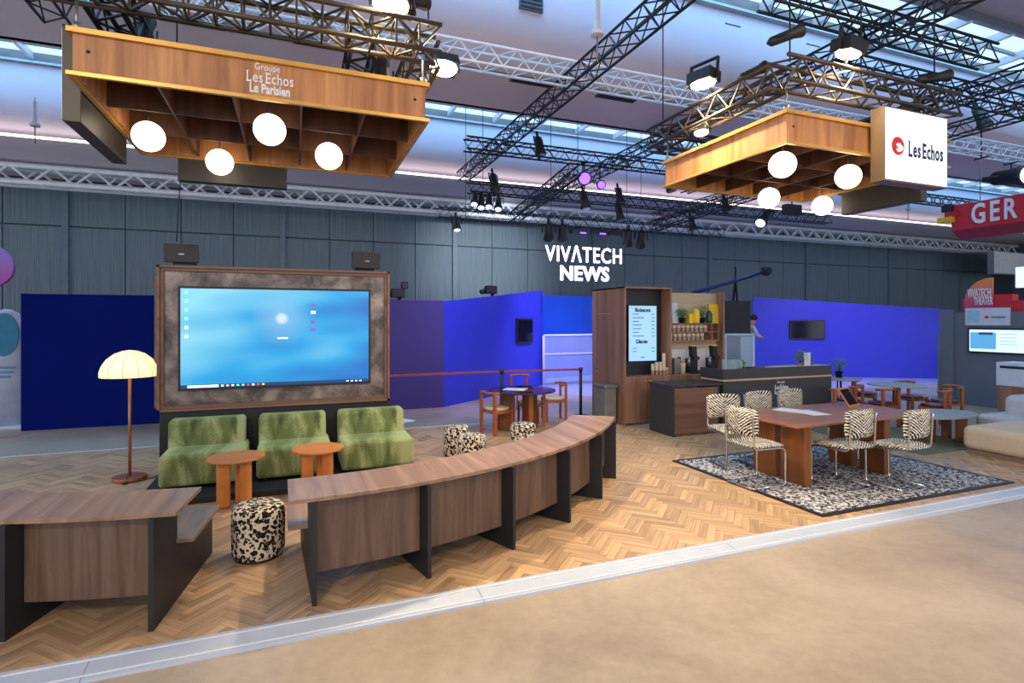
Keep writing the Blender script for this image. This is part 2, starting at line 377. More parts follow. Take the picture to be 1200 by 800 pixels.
# ceiling: an extruded profile; two bays with roof-lights
def ceil_piece(name, prof, th=.12):
    mb = MB(); n = len(prof)
    vs = [Vector((x, y, z+dz)) for x in (-26, 44) for dz in (0, th) for y, z in prof]
    fs = []
    for i in range(n-1):
        fs += [(i, i+1, 2*n+i+1, 2*n+i), (n+i, 3*n+i, 3*n+i+1, n+i+1), (i, n+i, n+i+1, i+1), (2*n+i, 2*n+i+1, 3*n+i+1, 3*n+i)]
    mb.add(vs, fs, False); mb.sm = [True]*len(mb.f); o = mb.build(name, M_CEIL); return struct(o)
curve = [(.0, 0), (-.5, .03), (-.95, .14), (-1.25, .38), (-1.42, .75), (-1.5, 1.6)]
ceil_piece('ceiling', [(22, 6.6)]+[(18.0+a, 6.6+b) for a, b in curve])
ceil_piece('ceiling', [(15.1, 8.45), (11.4, 8.45)])
ceil_piece('ceiling', [(11.35, 6.6)]+[(10.15+a, 6.6+b) for a, b in curve])
ceil_piece('ceiling', [(7.2, 8.45), (3.6, 8.45)])
ceil_piece('ceiling', [(3.5, 6.6), (-8, 6.6)])
struct(box((-26, 11.25, 6.6), (44, 11.4, 8.5)).build('trim_1', M_CEIL))
struct(box((-26, 3.5, 6.6), (44, 3.62, 8.5)).build('trim_2', M_CEIL))
M_SKYG = glow('roof_glass', (168,206,236), 1.15)
for wi, (ya, yb) in enumerate(((15.1, 16.5), (7.2, 8.65))):
    wn = MB()
    wn.box((-26, yb-.12, 8.15), (44, yb+.02, 8.45)).box((-26, ya-.02, 8.25), (44, ya+.08, 8.45)).box((-26, (ya+yb)/2-.03, 8.33), (44, (ya+yb)/2+.03, 8.42))
    fr = wn.build('window_%d' % (wi+1), plain('roof_light_frame', (150,160,170), .5)); struct(fr)
    first = None; bf = None
    for i in range(-14, 30):
        x = i*1.45
        if first is None:
            first = box((.03, ya+.08, 8.40), (1.42, yb-.12, 8.43)).build('pane', M_SKYG, fr, loc=(x, 0, 0))
            bf = box((-.04, ya, 8.22), (.04, yb, 8.44)).build('glazing_bar', M_WTRUSS, fr, loc=(x, 0, 0))
        else:
            for s in (first, bf):
                o = s.copy(); COL.objects.link(o); o.location = (x, 0, 0)
tag(box((-26, 16.9, 6.52), (44, 17.0, 6.56)).build('light_strip', M_LED), 'long thin white light strip running along the ceiling edge in front of the back wall', 'light')
struct(box((-26, 9.62, 6.585), (44, 9.68, 6.63)).build('trim_3', plain('dark_joint', (92,88,100), .7)))
# ceiling vents
vm = plain('vent_grille', (88,88,98), .6)
def vent(px, py, lab, slope=0, w_=.5):
    if slope == 0:
        p = at(px, py, 6.58); o = box((-w_*.9, -.12, 0), (w_*.9, .12, .03)).build('ceiling_vent', vm, loc=p)
    else:
        p = onY(px, py, 8.72 if slope < 2 else 16.6); o = box((-.22, -.03, -.16), (.22, .06, .16)).build('ceiling_vent', vm, loc=p)
    mb = MB()
    if slope == 0:
        for i in range(4): mb.box((-w_*.85, -.1+i*.055, -.012), (w_*.85, -.08+i*.055, 0))
    else:
        for i in range(4): mb.box((-.2, -.045, -.13+i*.075), (.2, -.03, -.1+i*.075))
    mb.build('slat', M_BLACK, o); tag(o, lab, 'vent')
for a in ((225, 26, 'dark slotted ceiling vent above the wide timber canopy, farthest left'), (378, 53, 'dark slotted ceiling vent above the middle of the wide timber canopy'),
          (625, 97, 'slotted ceiling vent left of the long diagonal black truss'), (723, 115, 'slotted ceiling vent just under the white truss, right of the diagonal black truss')):
    vent(*a)
for a in ((622, 2, 'dark square vent at the top edge of the photo beside the diagonal truss', 1), (857, 24, 'dark square vent between two hanging cables on the pale blue ceiling slope', 1),
          (951, 48, 'dark square vent beside the left black profile spotlight', 1), (1040, 70, 'dark square vent behind the right floodlight', 1), (1140, 96, 'dark square vent above the illuminated white sign', 1)):
    vent(*a)
# white cone pendants
def cone(px, py, z, lab):
    D = (z-CAM_H)*FPX/(HORY-py); L = (px-600)*D/FPX; p = Vector((D*fx+L*rx, D*fy+L*ry, z))
    t = thing('ceiling_cone', lab, 'antenna', p)
    MB().lathe([(.09, 0), (.085, .06), (.05, .1), (.035, .5), (.01, .52)], n=12).build('cone', M_WHITE, t)
    MB().tube([(0,0,.5), (0,0,6.6-z)], .008, 5).build('hanger', M_STEEL, t)
    MB().tube([(0,0,0), (0,0,-.35)], .012, 5).build('rod', M_STEEL, t)
cone(700, 42, 5.9, 'white cone fitting on the ceiling beside the long diagonal truss')
cone(41, 148, 6.0, 'white cone fitting hanging left of the wide timber canopy')
cone(551, 200, 6.0, 'white cone fitting hanging right of the wide timber canopy')
cone(1064, 246, 5.9, 'white cone fitting hanging right of the small timber canopy, near the red sign')

# ------------------------------------------------------------ platform with herringbone planks
PX0, PX1, PY0, PY1 = -6.2, 10.6, 4.08, 10.49
pl = box((PX0, PY0, -.04), (PX1, PY1, -.012)).build('platform', plain('platform_core', (70,52,40), .8))
tag(pl, 'raised timber exhibition floor laid in herringbone planks', 'floor')
def clip(poly, a, b, c):     # keep a*x+b*y<=c
    out = []
    for i in range(len(poly)):
        p, q = poly[i], poly[(i+1) % len(poly)]; dp = a*p[0]+b*p[1]-c; dq = a*q[0]+b*q[1]-c
        if dp <= 0: out.append(p)
        if (dp < 0 < dq) or (dq < 0 < dp):
            t = dp/(dp-dq); out.append((p[0]+(q[0]-p[0])*t, p[1]+(q[1]-p[1])*t))
    return out
PL, PW = .38, .076; g = .0012
planks = []
s2 = math.sqrt(.5)
def rot45(u, v): return ((u-v)*s2, (u+v)*s2)
n = int(PL/PW)
for i in range(-340, 340):
    for j in range(-48, 48):
        # classic herringbone lattice in (u,v): step (PW,PW), period (PL,-PL)
        bu, bv = i*PW+j*PL, i*PW-j*PL
        for kind in (0, 1):
            if kind == 0: u0, v0, u1, v1 = bu, bv, bu+PL, bv+PW
            else: u0, v0, u1, v1 = bu, bv+PW, bu+PW, bv+PW+PL
            cu, cv = (u0+u1)/2, (v0+v1)/2; cx, cy = rot45(cu, cv); cx += 2; cy += 7
            if not (PX0-.4 < cx < PX1+.4 and PY0-.4 < cy < PY1+.4): continue
            poly = [rot45(a, b) for a, b in ((u0+g, v0+g), (u1-g, v0+g), (u1-g, v1-g), (u0+g, v1-g))]
            poly = [(a+2, b+7) for a, b in poly]; full = len(poly)
            q = clip(clip(clip(clip(poly, 1, 0, PX1), -1, 0, -PX0), 0, 1, PY1), 0, -1, -PY0)
            if len(q) < 3: continue
            D = cx*fx+cy*fy; L = cx*rx+cy*ry
            vis = D > .5 and abs(FPX*L/D) < 640
            planks.append((D if vis else D+50, kind, q, (cx, cy), q == poly))
planks.sort(key=lambda t: t[0])
def plank_mesh(items):
    vs, fs, uv = [], [], []
    for _, kind, q, c, _f in items:
        b = len(vs); m_ = len(q); du = rot45(1, 0) if kind == 0 else rot45(0, 1); dv = (-du[1], du[0])
        vs += [(p[0], p[1], 0) for p in q]+[(p[0], p[1], -.011) for p in q]
        uvs = [((p[0]-c[0])*du[0]+(p[1]-c[1])*du[1], (p[0]-c[0])*dv[0]+(p[1]-c[1])*dv[1]) for p in q]
        fs.append(tuple(range(b, b+m_))); uv += uvs
        for i in range(m_):
            j = (i+1) % m_; fs.append((b+i, b+m_+i, b+m_+j, b+j)); uv += [uvs[i], uvs[i], uvs[j], uvs[j]]
    me = bpy.data.meshes.new('plank'); me.from_pydata(vs, [], fs); u = me.uv_layers.new(name='uv')
    for i, t in enumerate(uv): u.data[i].uv = t
    me.materials.append(M_PLANK); me.update(); return me
shared = {}
for p in planks[:300]:
    _, kind, q, c, full = p
    if full:
        if kind not in shared: shared[kind] = plank_mesh([(0, kind, [(a-c[0], b-c[1]) for a, b in q], (0, 0), True)])
        o = bpy.data.objects.new('plank', shared[kind]); o.location = (c[0], c[1], 0)
    else: o = bpy.data.objects.new('plank', plank_mesh([(0, kind, [(a-c[0], b-c[1]) for a, b in q], (0, 0), True)])); o.location = (c[0], c[1], 0)
    COL.objects.link(o); o.parent = pl
o = bpy.data.objects.new('far_planks', plank_mesh(planks[300:])); COL.objects.link(o); o.parent = pl; o['kind'] = 'stuff'
# aluminium edge ramps
er = MB(); M_EDGE = plain('edge_aluminium', (186,194,206), .45, .1, .04)
xs = [-8, -3.6, -1.15, 1.3, 3.7, 6.1, 8.5, 10.6]
t = thing('edge_ramp', 'white metal ramp strip along the front edge of the timber floor', 'edging', (0, 0, 0))
for a, b in zip(xs, xs[1:]):
    mb = MB(); mb.add([Vector((x, y, z)) for x in (a+.002, b-.002) for y, z in ((3.87, -.04), (3.875, -.022), (4.045, .002), (4.08, .005), (4.08, -.04))],
                      [(0,1,2,3,4), (9,8,7,6,5)]+[(i, 5+i, 5+(i+1) % 5, (i+1) % 5) for i in range(5)])
    mb.build('ramp_section', M_EDGE, t)
mb = MB()
for y, z in ((4.035, .0045), (3.90, -.014)): mb.box((-8, y, z-.003), (10.6, y+.012, z+.002))
mb.build('ridge', M_PAPER, t)
tag(box((PX0, 10.49, -.04), (PX1, 10.54, .003)).build('edge_strip', M_WHITE), 'thin white strip along the back edge of the timber floor', 'edging')
q = [at(1150, 596, -.038), at(1204, 612, -.038), at(1204, 596, -.038), at(1175, 592, -.038)]
tag(MB().hexa([(8.6,3.3,-.04),(12,3.3,-.04),(12,3.75,-.04),(8.6,3.75,-.04)], (0,0,.02)).build('neighbour_floor_edge', M_PAPER), 'pale edge of a neighbouring stand floor at the right of the photo', 'edging')
tag(MB().hexa([(-9,11.55,-.04),(-4.6,12.5,-.04),(-4.6,12.57,-.04),(-9,11.62,-.04)], (0,0,.004)).build('floor_tape', M_RED), 'red tape line on the concrete at far left', 'tape')
tag(MB().hexa([(8.2,12.6,-.04),(30,11,-.04),(30,22,-.04),(1,22,-.04)], (0,0,.003)).build('stage_floor', M_CONC2), 'pale floor covering between the cobalt walls', 'floor')

# ------------------------------------------------------------ curved desk benches
CC = Vector((-.13, 9.24, 0))
def pol(r, a, z=0): return Vector((CC.x+r*math.sin(a), CC.y-r*math.cos(a), z))
def arc_slab(r0, r1, a0, a1, z0, z1, n=24):
    vs = []; 
    for i in range(n+1):
        a = a0+(a1-a0)*i/n
        for r, z in ((r0, z0), (r1, z0), (r1, z1), (r0, z1)): vs.append(pol(r, a, z))
    fs = [(0,1,2,3), (4*n+3, 4*n+2, 4*n+1, 4*n)]
    for i in range(n):
        for k in range(4): b = 4*i; fs.append((b+k, b+4+k, b+4+(k+1) % 4, b+(k+1) % 4))
    mb = MB().add(vs, fs); return mb
def fin(a, side=1):
    c, s = math.cos(a), math.sin(a)
    M = Matrix(((s, c, 0, CC.x), (-c, s, 0, CC.y), (0, 0, 1, 0), (0, 0, 0, 1)))   # local x = radial, y = tangent
    prof = [(3.76, 0), (5.03, 0), (5.03, .735), (4.60, .735), (4.60, .42), (3.76, .42)]
    vs = [M@Vector((r, t_, z)) for t_ in (-.016, .016) for r, z in prof]
    return MB().add(vs, [(0,1,2,3,4,5), (11,10,9,8,7,6)]+[(i, 6+i, 6+(i+1) % 6, (i+1) % 6) for i in range(6)])
def desk(label, angs, e0, e1):
    t = thing('curved_desk_bench', label, 'desk', (0, 0, 0))
    ne = 1
    arc_slab(4.42, 5.0, R(e0), R(e1), .738, .768, 30).build('desktop', M_TOP, t, .003)
    arc_slab(3.86, 4.62, R(e0), R(e1), .42, .45, 30).build('bench_seat', M_TOP, t, .003)
    for a in angs: fin(R(a)).build('side_fin', M_FIN, t)
    for a, b in zip(angs, angs[1:]):
        arc_slab(4.86, 4.885, R(a)+.004, R(b)-.004, .18, .735, 4).build('front_panel', M_PANEL, t)
        arc_slab(4.2, 4.22, R(a)+.004, R(b)-.004, .0, .1, 4).build('kick_board', M_PANEL, t)
    return t
desk('long curved walnut desk bench with black fins in the middle foreground', [3+9.95*i for i in range(6)], 1.0, 55.2)
desk('walnut desk bench cut off by the left edge of the photo', [-38.6, -28.6, -18.6, -8.6], -40.5, -7.0)

# ------------------------------------------------------------ media wall
t = thing('media_wall', 'freestanding media wall with a wide brown distressed frame round a big lit screen', 'screen wall', (0, 8.3, 0))
XL, XR, ZB, ZT = -1.64, 1.30, .87, 2.76
sx0, sx1 = onY(209, 400, 8.3).x, onY(434, 400, 8.3).x
sz1, sz0 = onY(209, 335, 8.3).z, onY(209, 458, 8.3).z
box((XL+.06, .02, ZB+.06), (sx0, .1, ZT-.06)).build('frame_panel', M_FRAME, t)
box((sx1, .02, ZB+.06), (XR-.06, .1, ZT-.06)).build('frame_panel', M_FRAME, t)
box((sx0, .02, sz1), (sx1, .1, ZT-.06)).build('frame_panel', M_FRAME, t)
box((sx0, .02, ZB+.06), (sx1, .1, sz0)).build('frame_panel', M_FRAME, t)
MB().box((XL, -.06, ZB), (XL+.03, .35, ZT)).box((XR-.03, -.06, ZB), (XR, .35, ZT)).box((XL, -.06, ZT-.03), (XR, .35, ZT)).box((XL, -.06, ZB), (XR, .35, ZB+.03)).build('timber_surround', M_CABH, t)
MB().box((XL+.03, -.02, ZB+.03), (XR-.03, .02, ZB+.07)).box((XL+.03, -.02, ZT-.07), (XR-.03, .02, ZT-.03)).box((XL+.03, -.02, ZB+.07), (XL+.07, .02, ZT-.07)).box((XR-.07, -.02, ZB+.07), (XR-.03, .02, ZT-.07)).build('inner_lip', M_CABH, t)
box((XL-.06, .12, ZB+.03), (XR, .55, ZT-.14)).build('rear_box', M_CABH, t)
box((XL+.02, .0, .0), (XR+.02, .5, ZB)).build('base', M_BLACK, t)
def screen_mat():
    m, nt, b = base('desktop_wallpaper'); v = coords(nt, 'Generated')
    sp = N(nt, 'ShaderNodeSeparateXYZ'); nt.links.new(v, sp.inputs[0])
    n0 = noise(nt, coords(nt, 'Generated', (1.3, 0, 2.2), (0, .45, 0)), 1.3, 1)
    m1 = N(nt, 'ShaderNodeMath', operation='MULTIPLY_ADD'); m1.inputs[1].default_value = -.42; m1.inputs[2].default_value = .30; nt.links.new(sp.outputs[0], m1.inputs[0])
    m2 = N(nt, 'ShaderNodeMath', operation='MULTIPLY_ADD'); m2.inputs[1].default_value = .30; nt.links.new(sp.outputs[2], m2.inputs[0]); nt.links.new(m1.outputs[0], m2.inputs[2])
    m3 = N(nt, 'ShaderNodeMath', operation='MULTIPLY_ADD'); m3.inputs[1].default_value = .85; nt.links.new(n0, m3.inputs[0]); nt.links.new(m2.outputs[0], m3.inputs[2]); f = m3.outputs[0]
    c = ramp(nt, f, [(.42, lin((0,116,206))), (.62, lin((16,168,232))), (.98, lin((140,224,248)))])
    vd = N(nt, 'ShaderNodeVectorMath', operation='DISTANCE'); cm = N(nt, 'ShaderNodeMapping'); cm.inputs['Scale'].default_value = (1.75, 0, 1); nt.links.new(v, cm.inputs[0])
    nt.links.new(cm.outputs[0], vd.inputs[0]); vd.inputs[1].default_value = (.51*1.75, 0, .70)
    mx = N(nt, 'ShaderNodeMix', data_type='RGBA'); nt.links.new(ramp(nt, vd.outputs['Value'], [(0, (.95,.95,.95,1)), (.035, (.8,.8,.8,1)), (.07, (.22,.22,.22,1)), (.3, (0,0,0,1))]), mx.inputs[0])
    nt.links.new(c, mx.inputs[6]); mx.inputs[7].default_value = lin((225,248,255))
    nt.links.new(mx.outputs[2], b.inputs['Emission Color']); b.inputs['Emission Strength'].default_value = .66; b.inputs['Base Color'].default_value = (.01,.01,.01,1); b.inputs['Roughness'].default_value = .3
    return m
box((sx0, -.03, sz0), (sx1, .02, sz1)).build('screen_bezel', M_BLACK, t)
scr = box((sx0+.03, -.036, sz0+.03), (sx1-.03, -.03, sz1-.03)).build('screen', screen_mat(), t)
W_, H_ = sx1-sx0, sz1-sz0
ic = [glow('icon_white', (235,248,255), .8), glow('icon_purple', (110,70,150), .8), glow('icon_green', (120,230,210), .8), glow('taskbar_blue', (10,48,88), .7), glow('icon_red', (210,70,60), .8), glow('icon_yellow', (240,200,80), .8)]
box((sx0+.03, -.039, sz0+.03), (sx1-.03, -.036, sz0+.075)).build('taskbar', ic[3], scr)
box((sx0+.11, -.041, sz0+.037), (sx0+.47, -.039, sz0+.068)).build('search_field', ic[0], scr)
for i in range(9): box((sx0+.50+i*.062, -.041, sz0+.042), (sx0+.53+i*.062, -.039, sz0+.064)).build('taskbar_icon', ic[[0,5,0,2,2,4,0,4,5][i]], scr)
for i in range(6): box((sx0+.075, -.041, sz1-.1-i*.115), (sx0+.115, -.036, sz1-.06-i*.115)).build('desktop_icon', ic[2 if i < 4 else 0], scr)
for i in range(4): box((sx0+1.62, -.041, sz1-.25-i*.105-(.03 if i > 1 else 0)), (sx0+1.68, -.036, sz1-.21-i*.105-(.03 if i > 1 else 0))).build('desktop_icon', ic[0 if i == 1 else 1], scr)
box((sx0+1.19, -.041, sz1-.7), (sx0+1.32, -.036, sz1-.68)).build('desktop_icon', ic[0], scr)
for i in range(4): box((sx1-.34+i*.06, -.041, sz0+.045), (sx1-.31+i*.06, -.039, sz0+.058)).build('tray_icon', ic[0], scr)
# loudspeakers on top
def speaker(x, rz, lab):
    t = thing('loudspeaker', lab, 'speaker', (x, 8.42, 2.76), rz, 'speakers on the media wall')
    box((-.12, -.05, 0), (.13, .1, .05)).build('bracket', M_BLACK, t)
    MB().hexa([(-.21,-.12,.04), (.2,-.12,.04), (.15,.12,.06), (-.16,.12,.06)], (0, -.02, .24)).build('cabinet', M_FIN, t, .01)
    box((-.03, -.151, .14), (.03, -.14, .155)).build('badge', M_STEEL, t)
speaker(onY(216, 300, 8.42).x, R(-4), 'black loudspeaker on the left end of the media wall top')
speaker(onY(427, 300, 8.42).x, R(10), 'black loudspeaker on the right end of the media wall top')
tag(MB().tube([onY(207, 283, 8.6), onY(208, 265, 8.6), onY(211, 215, 8.6), onY(214, 190, 8.6), onY(214, 128, 8.4)], .008, 6).build('speaker_cable', M_BLACK), 'thin black cable rising from the left loudspeaker', 'cable')
# plinth and sofas
tag(box((-1.62, 7.05, 0), (1.54, 8.27, .075)).build('sofa_plinth', M_BLACK, bevel=.006), 'low black plinth under the three green sofas', 'platform')
def sofa(x0, x1, lab):
    xc = (x0+x1)/2; hw = (x1-x0)/2
    t = thing('green_sofa', lab, 'sofa', (xc, 7.42, .075), 0, 'green velvet sofas below the screen')
    box((-hw, 0, .03), (hw, .8, .40)).build('seat', M_VELV, t, .05, 4)
    MB().hexa([(-hw-.0,.52,.34), (hw-.04,.52,.34), (hw-.04,.80,.34), (-hw,.80,.34)], (0, .04, .38)).build('backrest', M_VELV, t, .05, 4)
    for sx_ in (-1, 1):
        for y in (.08, .7): box((sx_*(hw-.1)-.02, y, 0), (sx_*(hw-.1)+.02, y+.04, .03)).build('foot', M_BLACK, t)
sofa(-1.47, -.56, 'green velvet sofa nearest the floor lamp')
sofa(-.44, .44, 'middle green velvet sofa below the screen')
sofa(.56, 1.50, 'green velvet sofa at the right end of the row')
# floor lamp
LB = at(152, 562)
t = thing('floor_lamp', 'copper floor lamp with a lit cream dome shade left of the media wall', 'lamp', LB)
MB().cyl((0,0,0), .19, 0, .05, 32).build('base', M_COPPER, t, .004)
MB().tube([(0,0,.05), (0,0,1.4)], .018, 12).build('pole', M_COPPER, t)
M_SHADE, nt, b = base('lamp_shade'); b.inputs['Base Color'].default_value = lin((240,222,180)); b.inputs['Emission Color'].default_value = lin((255,222,160)); b.inputs['Emission Strength'].default_value = .75; b.inputs['Roughness'].default_value = .8
sh = MB().lathe([(.325, 0), (.325, .06), (.30, .14), (.25, .22), (.17, .29), (.08, .325), (.01, .335)], (0,0,0), 36).build('lamp_shade', M_SHADE, t, loc=(0, 0, 1.33))
mr = plain('shade_rib', (196,170,120), .7)
for i in range(12):
    a = 2*math.pi*i/12; MB().tube([(r*math.cos(a), r*math.sin(a), z) for r, z in ((.326,0),(.326,.06),(.301,.14),(.251,.22),(.171,.29),(.081,.326))], .003, 5).build('shade_rib', mr, sh)
MB().cyl((.0, -.2, 0), .035, 0, .02, 12).build('foot_switch', M_BLACK, t)
MB().tube([(0,-.2,.01), (.02,-.16,.1), (.0,-.19,.02)], .005, 5).build('switch_cord', M_BLACK, t)
tag(MB().tube([LB+Vector(p) for p in ((0,-.2,.012), (.15,-.15,.012), (.28,-.02,.012), (.36,.08,.05), (.42,.12,.012))], .005, 6).build('lamp_cord', M_BLACK), 'black cord on the floor beside the lamp base', 'cord')
# orange side tables
def side_table(px, py, lab):
    p = at(px, py, .55); p.z = 0
    t = thing('side_table', lab, 'table', p, 0, 'round orange side tables')
    MB().cyl((0,0,0), .29, .525, .55, 48).build('tabletop', M_ORANGE, t, .006)
    for a in (200, 320, 80):
        M = Matrix.Rotation(R(a), 4, 'Z')@Matrix.Translation((.13, 0, 0))
        MB().box((-.07, -.035, 0), (.07, .035, .525), M).build('leg', M_ORANGE, t, .03, 4)
side_table(277, 534, 'round orange side table in front of the left green sofa')
side_table(373, 524, 'round orange side table between the middle and right green sofas')
# poufs
def pouf(p, r, h, m, lab):
    t = thing('leopard_pouf', lab, 'pouf', p, random.random()*6, 'leopard print poufs')
    MB().lathe([(r*.93, .0), (r*.97, .02), (r, .06), (r, h-.06), (r*.96, h-.02), (r*.86, h), (r*.5, h+.008), (.01, h+.01)], n=40).build('cushion', m, t, loc=(0,0,.02))
    MB().cyl((0,0,0), r*.9, 0, .02, 32).build('base', M_BLACK, t)
p0 = at(303, 650); pouf(p0, .215, .425, M_LEO, 'large leopard print pouf in the gap between the two desk benches')
for px, py, lab in ((535, 499, 'leopard print pouf at the far left of the back group'), (553, 509, 'leopard print pouf right in front of the far left one'), (613, 496, 'leopard print pouf in front of the round dark table'),
                    (634, 511, 'leopard print pouf mostly hidden behind the curved desk, left of the other hidden one'), (664, 499, 'leopard print pouf mostly hidden behind the right end of the curved desk')):
    p = at(px, py, .44); p.z = 0; pouf(p, .2, .42, M_LEOS, lab)

# ------------------------------------------------------------ wooden armless chairs
def wood_chair(lab, p, rz, cushion, grp):
    t = thing('wooden_chair', lab, 'chair', p, rz, grp)
    for x in (-.2, .2):
        box((x-.022, .16, 0), (x+.022, .20, .46)).build('leg', M_CHAIRW, t, .006)
        box((x-.03, -.24, 0), (x+.03, -.195, .76)).build('leg', M_CHAIRW, t, .006)
    mb = MB(); pts = [(-.235, -.10, .735), (-.232, -.17, .745), (-.19, -.225, .75), (-.09, -.262, .75), (0, -.27, .75), (.09, -.262, .75), (.19, -.225, .75), (.232, -.17, .745), (.235, -.10, .735)]
    mb.tube(pts, .024, 8).build('back_rail', M_CHAIRW, t)
    MB().box((-.2, .165, .38), (.2, .195, .43)).box((-.2, -.22, .38), (.2, -.19, .43)).box((-.215, -.2, .38), (-.185, .18, .43)).box((.185, -.2, .38), (.215, .18, .43)).build('seat_frame', M_CHAIRW, t)
    MB().lathe([(.2, .0), (.225, .02), (.22, .045), (.15, .06), (.01, .062)], n=28).build('seat', cushion, t, loc=(0, -.01, .43))
    return t
M_BURG = plain('burgundy_leather', (96,40,52), .3, 0, .1)
def slab_table(lab, p, r, h, top, leg, thick=.03, lr=.4, legs=(20, 140, 260), sx=1, grp=None, sy=1, lw=.14, lt=.045):
    t = thing('round_table', lab, 'table', p, 0, grp)
    MB().lathe([(r, 0), (r, thick)], (0,0,h-thick), 48, sx, sy).build('tabletop', top, t, .006)
    for a in legs:
        M = Matrix.Rotation(R(a), 4, 'Z')@Matrix.Translation((lr, 0, 0))
        MB().box((-lw, -lt, 0), (lw, lt, h-thick), M).build('leg', leg, t, .01)
    return t
p = at(612, 456, .77); TC = Vector((p.x, p.y, 0))
slab_table('round dark-topped dining table on thick wooden slab legs behind the poufs', TC, .62, .77, M_GLASSD, M_LEGW, lr=.28, legs=(30, 150, 270))
tag(box((-.15, -.2, 0), (.15, .2, .006)).build('magazine', M_PAPER, loc=TC+Vector((-.12, .05, .77)), rot=(0,0,.9)), 'white printed sheets on the round dark table', 'paper')
g_ = 'wooden chairs round the dark table'
for px, py, rz, lab in ((583, 507, R(-72), 'wooden chair at the left of the round dark table'), (622, 498, R(-8), 'wooden chair on the near side of the round dark table'),
                       (648, 492, R(80), 'wooden chair at the right of the round dark table'), (612, 478, R(180), 'wooden chair half hidden behind the round dark table')):
    wood_chair(lab, at(px, py), rz, M_CREAM if rz < 3 else M_BURG, g_)

# ------------------------------------------------------------ kitchen wall
t = thing('tall_cabinet', 'tall walnut cabinet with a dark niche holding the menu screen', 'cabinet', (0, 0, 0))
cx0, cx1, cy0, cy1, ch = 5.95, 7.05, 9.2, 10.46, 2.70
for k_, (a, b) in enumerate(((9.2, 9.55), (9.56, 9.86), (9.87, 10.46))):
    box((cx0, a, 0), (cx0+.03, b, ch)).build('side_panel', M_CAB, t)
box((cx1-.03, cy0, .94), (cx1, cy1, ch)).build('side_panel', M_CAB, t)
box((cx0, cy0-.005, ch-.03), (cx1, cy1, ch+.005)).build('top_board', M_CAB, t)
box((cx0+.03, 9.5, .94), (cx1-.03, 9.53, ch-.03)).build('niche_back', M_FIN, t)
box((cx0+.03, 9.22, .92), (cx1, 9.5, .95)).build('niche_shelf', M_CAB, t)
for a, b in ((cx0+.01, 6.47), (6.48, cx1)):
    d = box((a, 9.205, .04), (b, 9.23, .92)).build('door', M_CAB, t)
    box(((6.40 if a < 6.3 else 6.49), 9.185, .84), ((6.46 if a < 6.3 else 6.55), 9.205, .87)).build('handle', M_BRASS, d)
d = box((cx0-.02, 10.25, 1.05), (cx0, 10.29, 1.25)).build('door_handle', M_STEEL, t)
MB().tube([(cx0, 10.2, .98), (cx0-.05, 10.2, .98), (cx0-.05, 10.1, .98)], .014, 8).build('door_lock', M_STEEL, t)
box((cx0-.006, 9.72, 2.18), (cx0, 10.28, 2.19)).build('brass_inlay', M_BRASS, t)
box((cx0+.03, 10.4, 0), (cx1, 10.46, ch-.03)).build('rear_board', M_CAB, t)
# menu screen
ms = thing('menu_screen', 'pale blue menu screen lettered Boissons and Glaces in the cabinet niche', 'screen', (0, 9.45, 0))
a0, a1 = 6.18, 6.86
box((a0, -.02, 1.22), (a1, .05, 2.35)).build('bezel', M_BLACK, ms)
box((a0+.012, -.024, 1.232), (a1-.012, -.02, 2.338)).build('display', glow('menu_blue', (150,196,226), .5), ms)
M_INK = plain('ink', (22,34,48), .6); M_INKS = plain('ink_soft', (60,84,104), .6)
text('Boissons', .105, 'lettering', M_INK, ms, ((a0+a1)/2, -.026, 2.25), bold=.004, depth=.001)
text('Glaces', .105, 'lettering', M_INK, ms, ((a0+a1)/2-.03, -.026, 1.62), bold=.004, depth=.001)
for i, w_ in enumerate((.15, .27, .14, .22, .20, .15, .27)):
    box((a0+.1, -.026, 2.165-i*.073), (a0+.1+w_, -.024, 2.178-i*.073)).build('menu_line', M_INKS, ms); box((a1-.13, -.026, 2.165-i*.073), (a1-.06, -.024, 2.178-i*.073)).build('menu_price', M_INKS, ms)
for i in range(2):
    box((a0+.1, -.026, 1.48-i*.065), (a0+.2, -.024, 1.492-i*.065)).build('menu_line', M_INKS, ms); box((a1-.13, -.026, 1.48-i*.065), (a1-.06, -.024, 1.492-i*.065)).build('menu_price', M_INKS, ms)
text('iriade', .04, 'footer_mark', M_INKS, ms, ((a0+a1)/2, -.026, 1.3), depth=.001) if False else box(((a0+a1)/2-.05, -.026, 1.3), ((a0+a1)/2+.05, -.024, 1.315)).build('footer_mark', M_INKS, ms)
# cups stacks on niche shelf
def cup_stack(p, n_, lab, grp, r=.036):
    t = thing('paper_cup_stack', lab, 'cups', p, 0, grp); h = .09
    prof = [(r*.72, 0), (r, h)]
    for i in range(n_-1):
        z = h+i*.016; prof += [(r*1.06, z), (r*1.06, z+.006), (r*.96, z+.007), (r, z+.015)]
    MB().lathe(prof, n=16).build('cups', M_CUP, t); MB().lathe([(r*1.06, prof[-1][1]), (r*1.06, prof[-1][1]+.006)], n=16).build('rim', M_PAPER, t)
for px, n_, nm in ((765, 9, 'leftmost'), (769.5, 11, 'second from left'), (774, 11, 'third from left'), (778, 22, 'tallest'), (781.5, 4, 'low fifth'), (784, 3, 'lowest, rightmost')):
    x = onY(px, 440, 9.32).x; cup_stack((x, 9.32, .95), n_, 'stack of paper cups on the cabinet ledge, %s of the row' % nm, 'paper cups on the cabinet ledge')
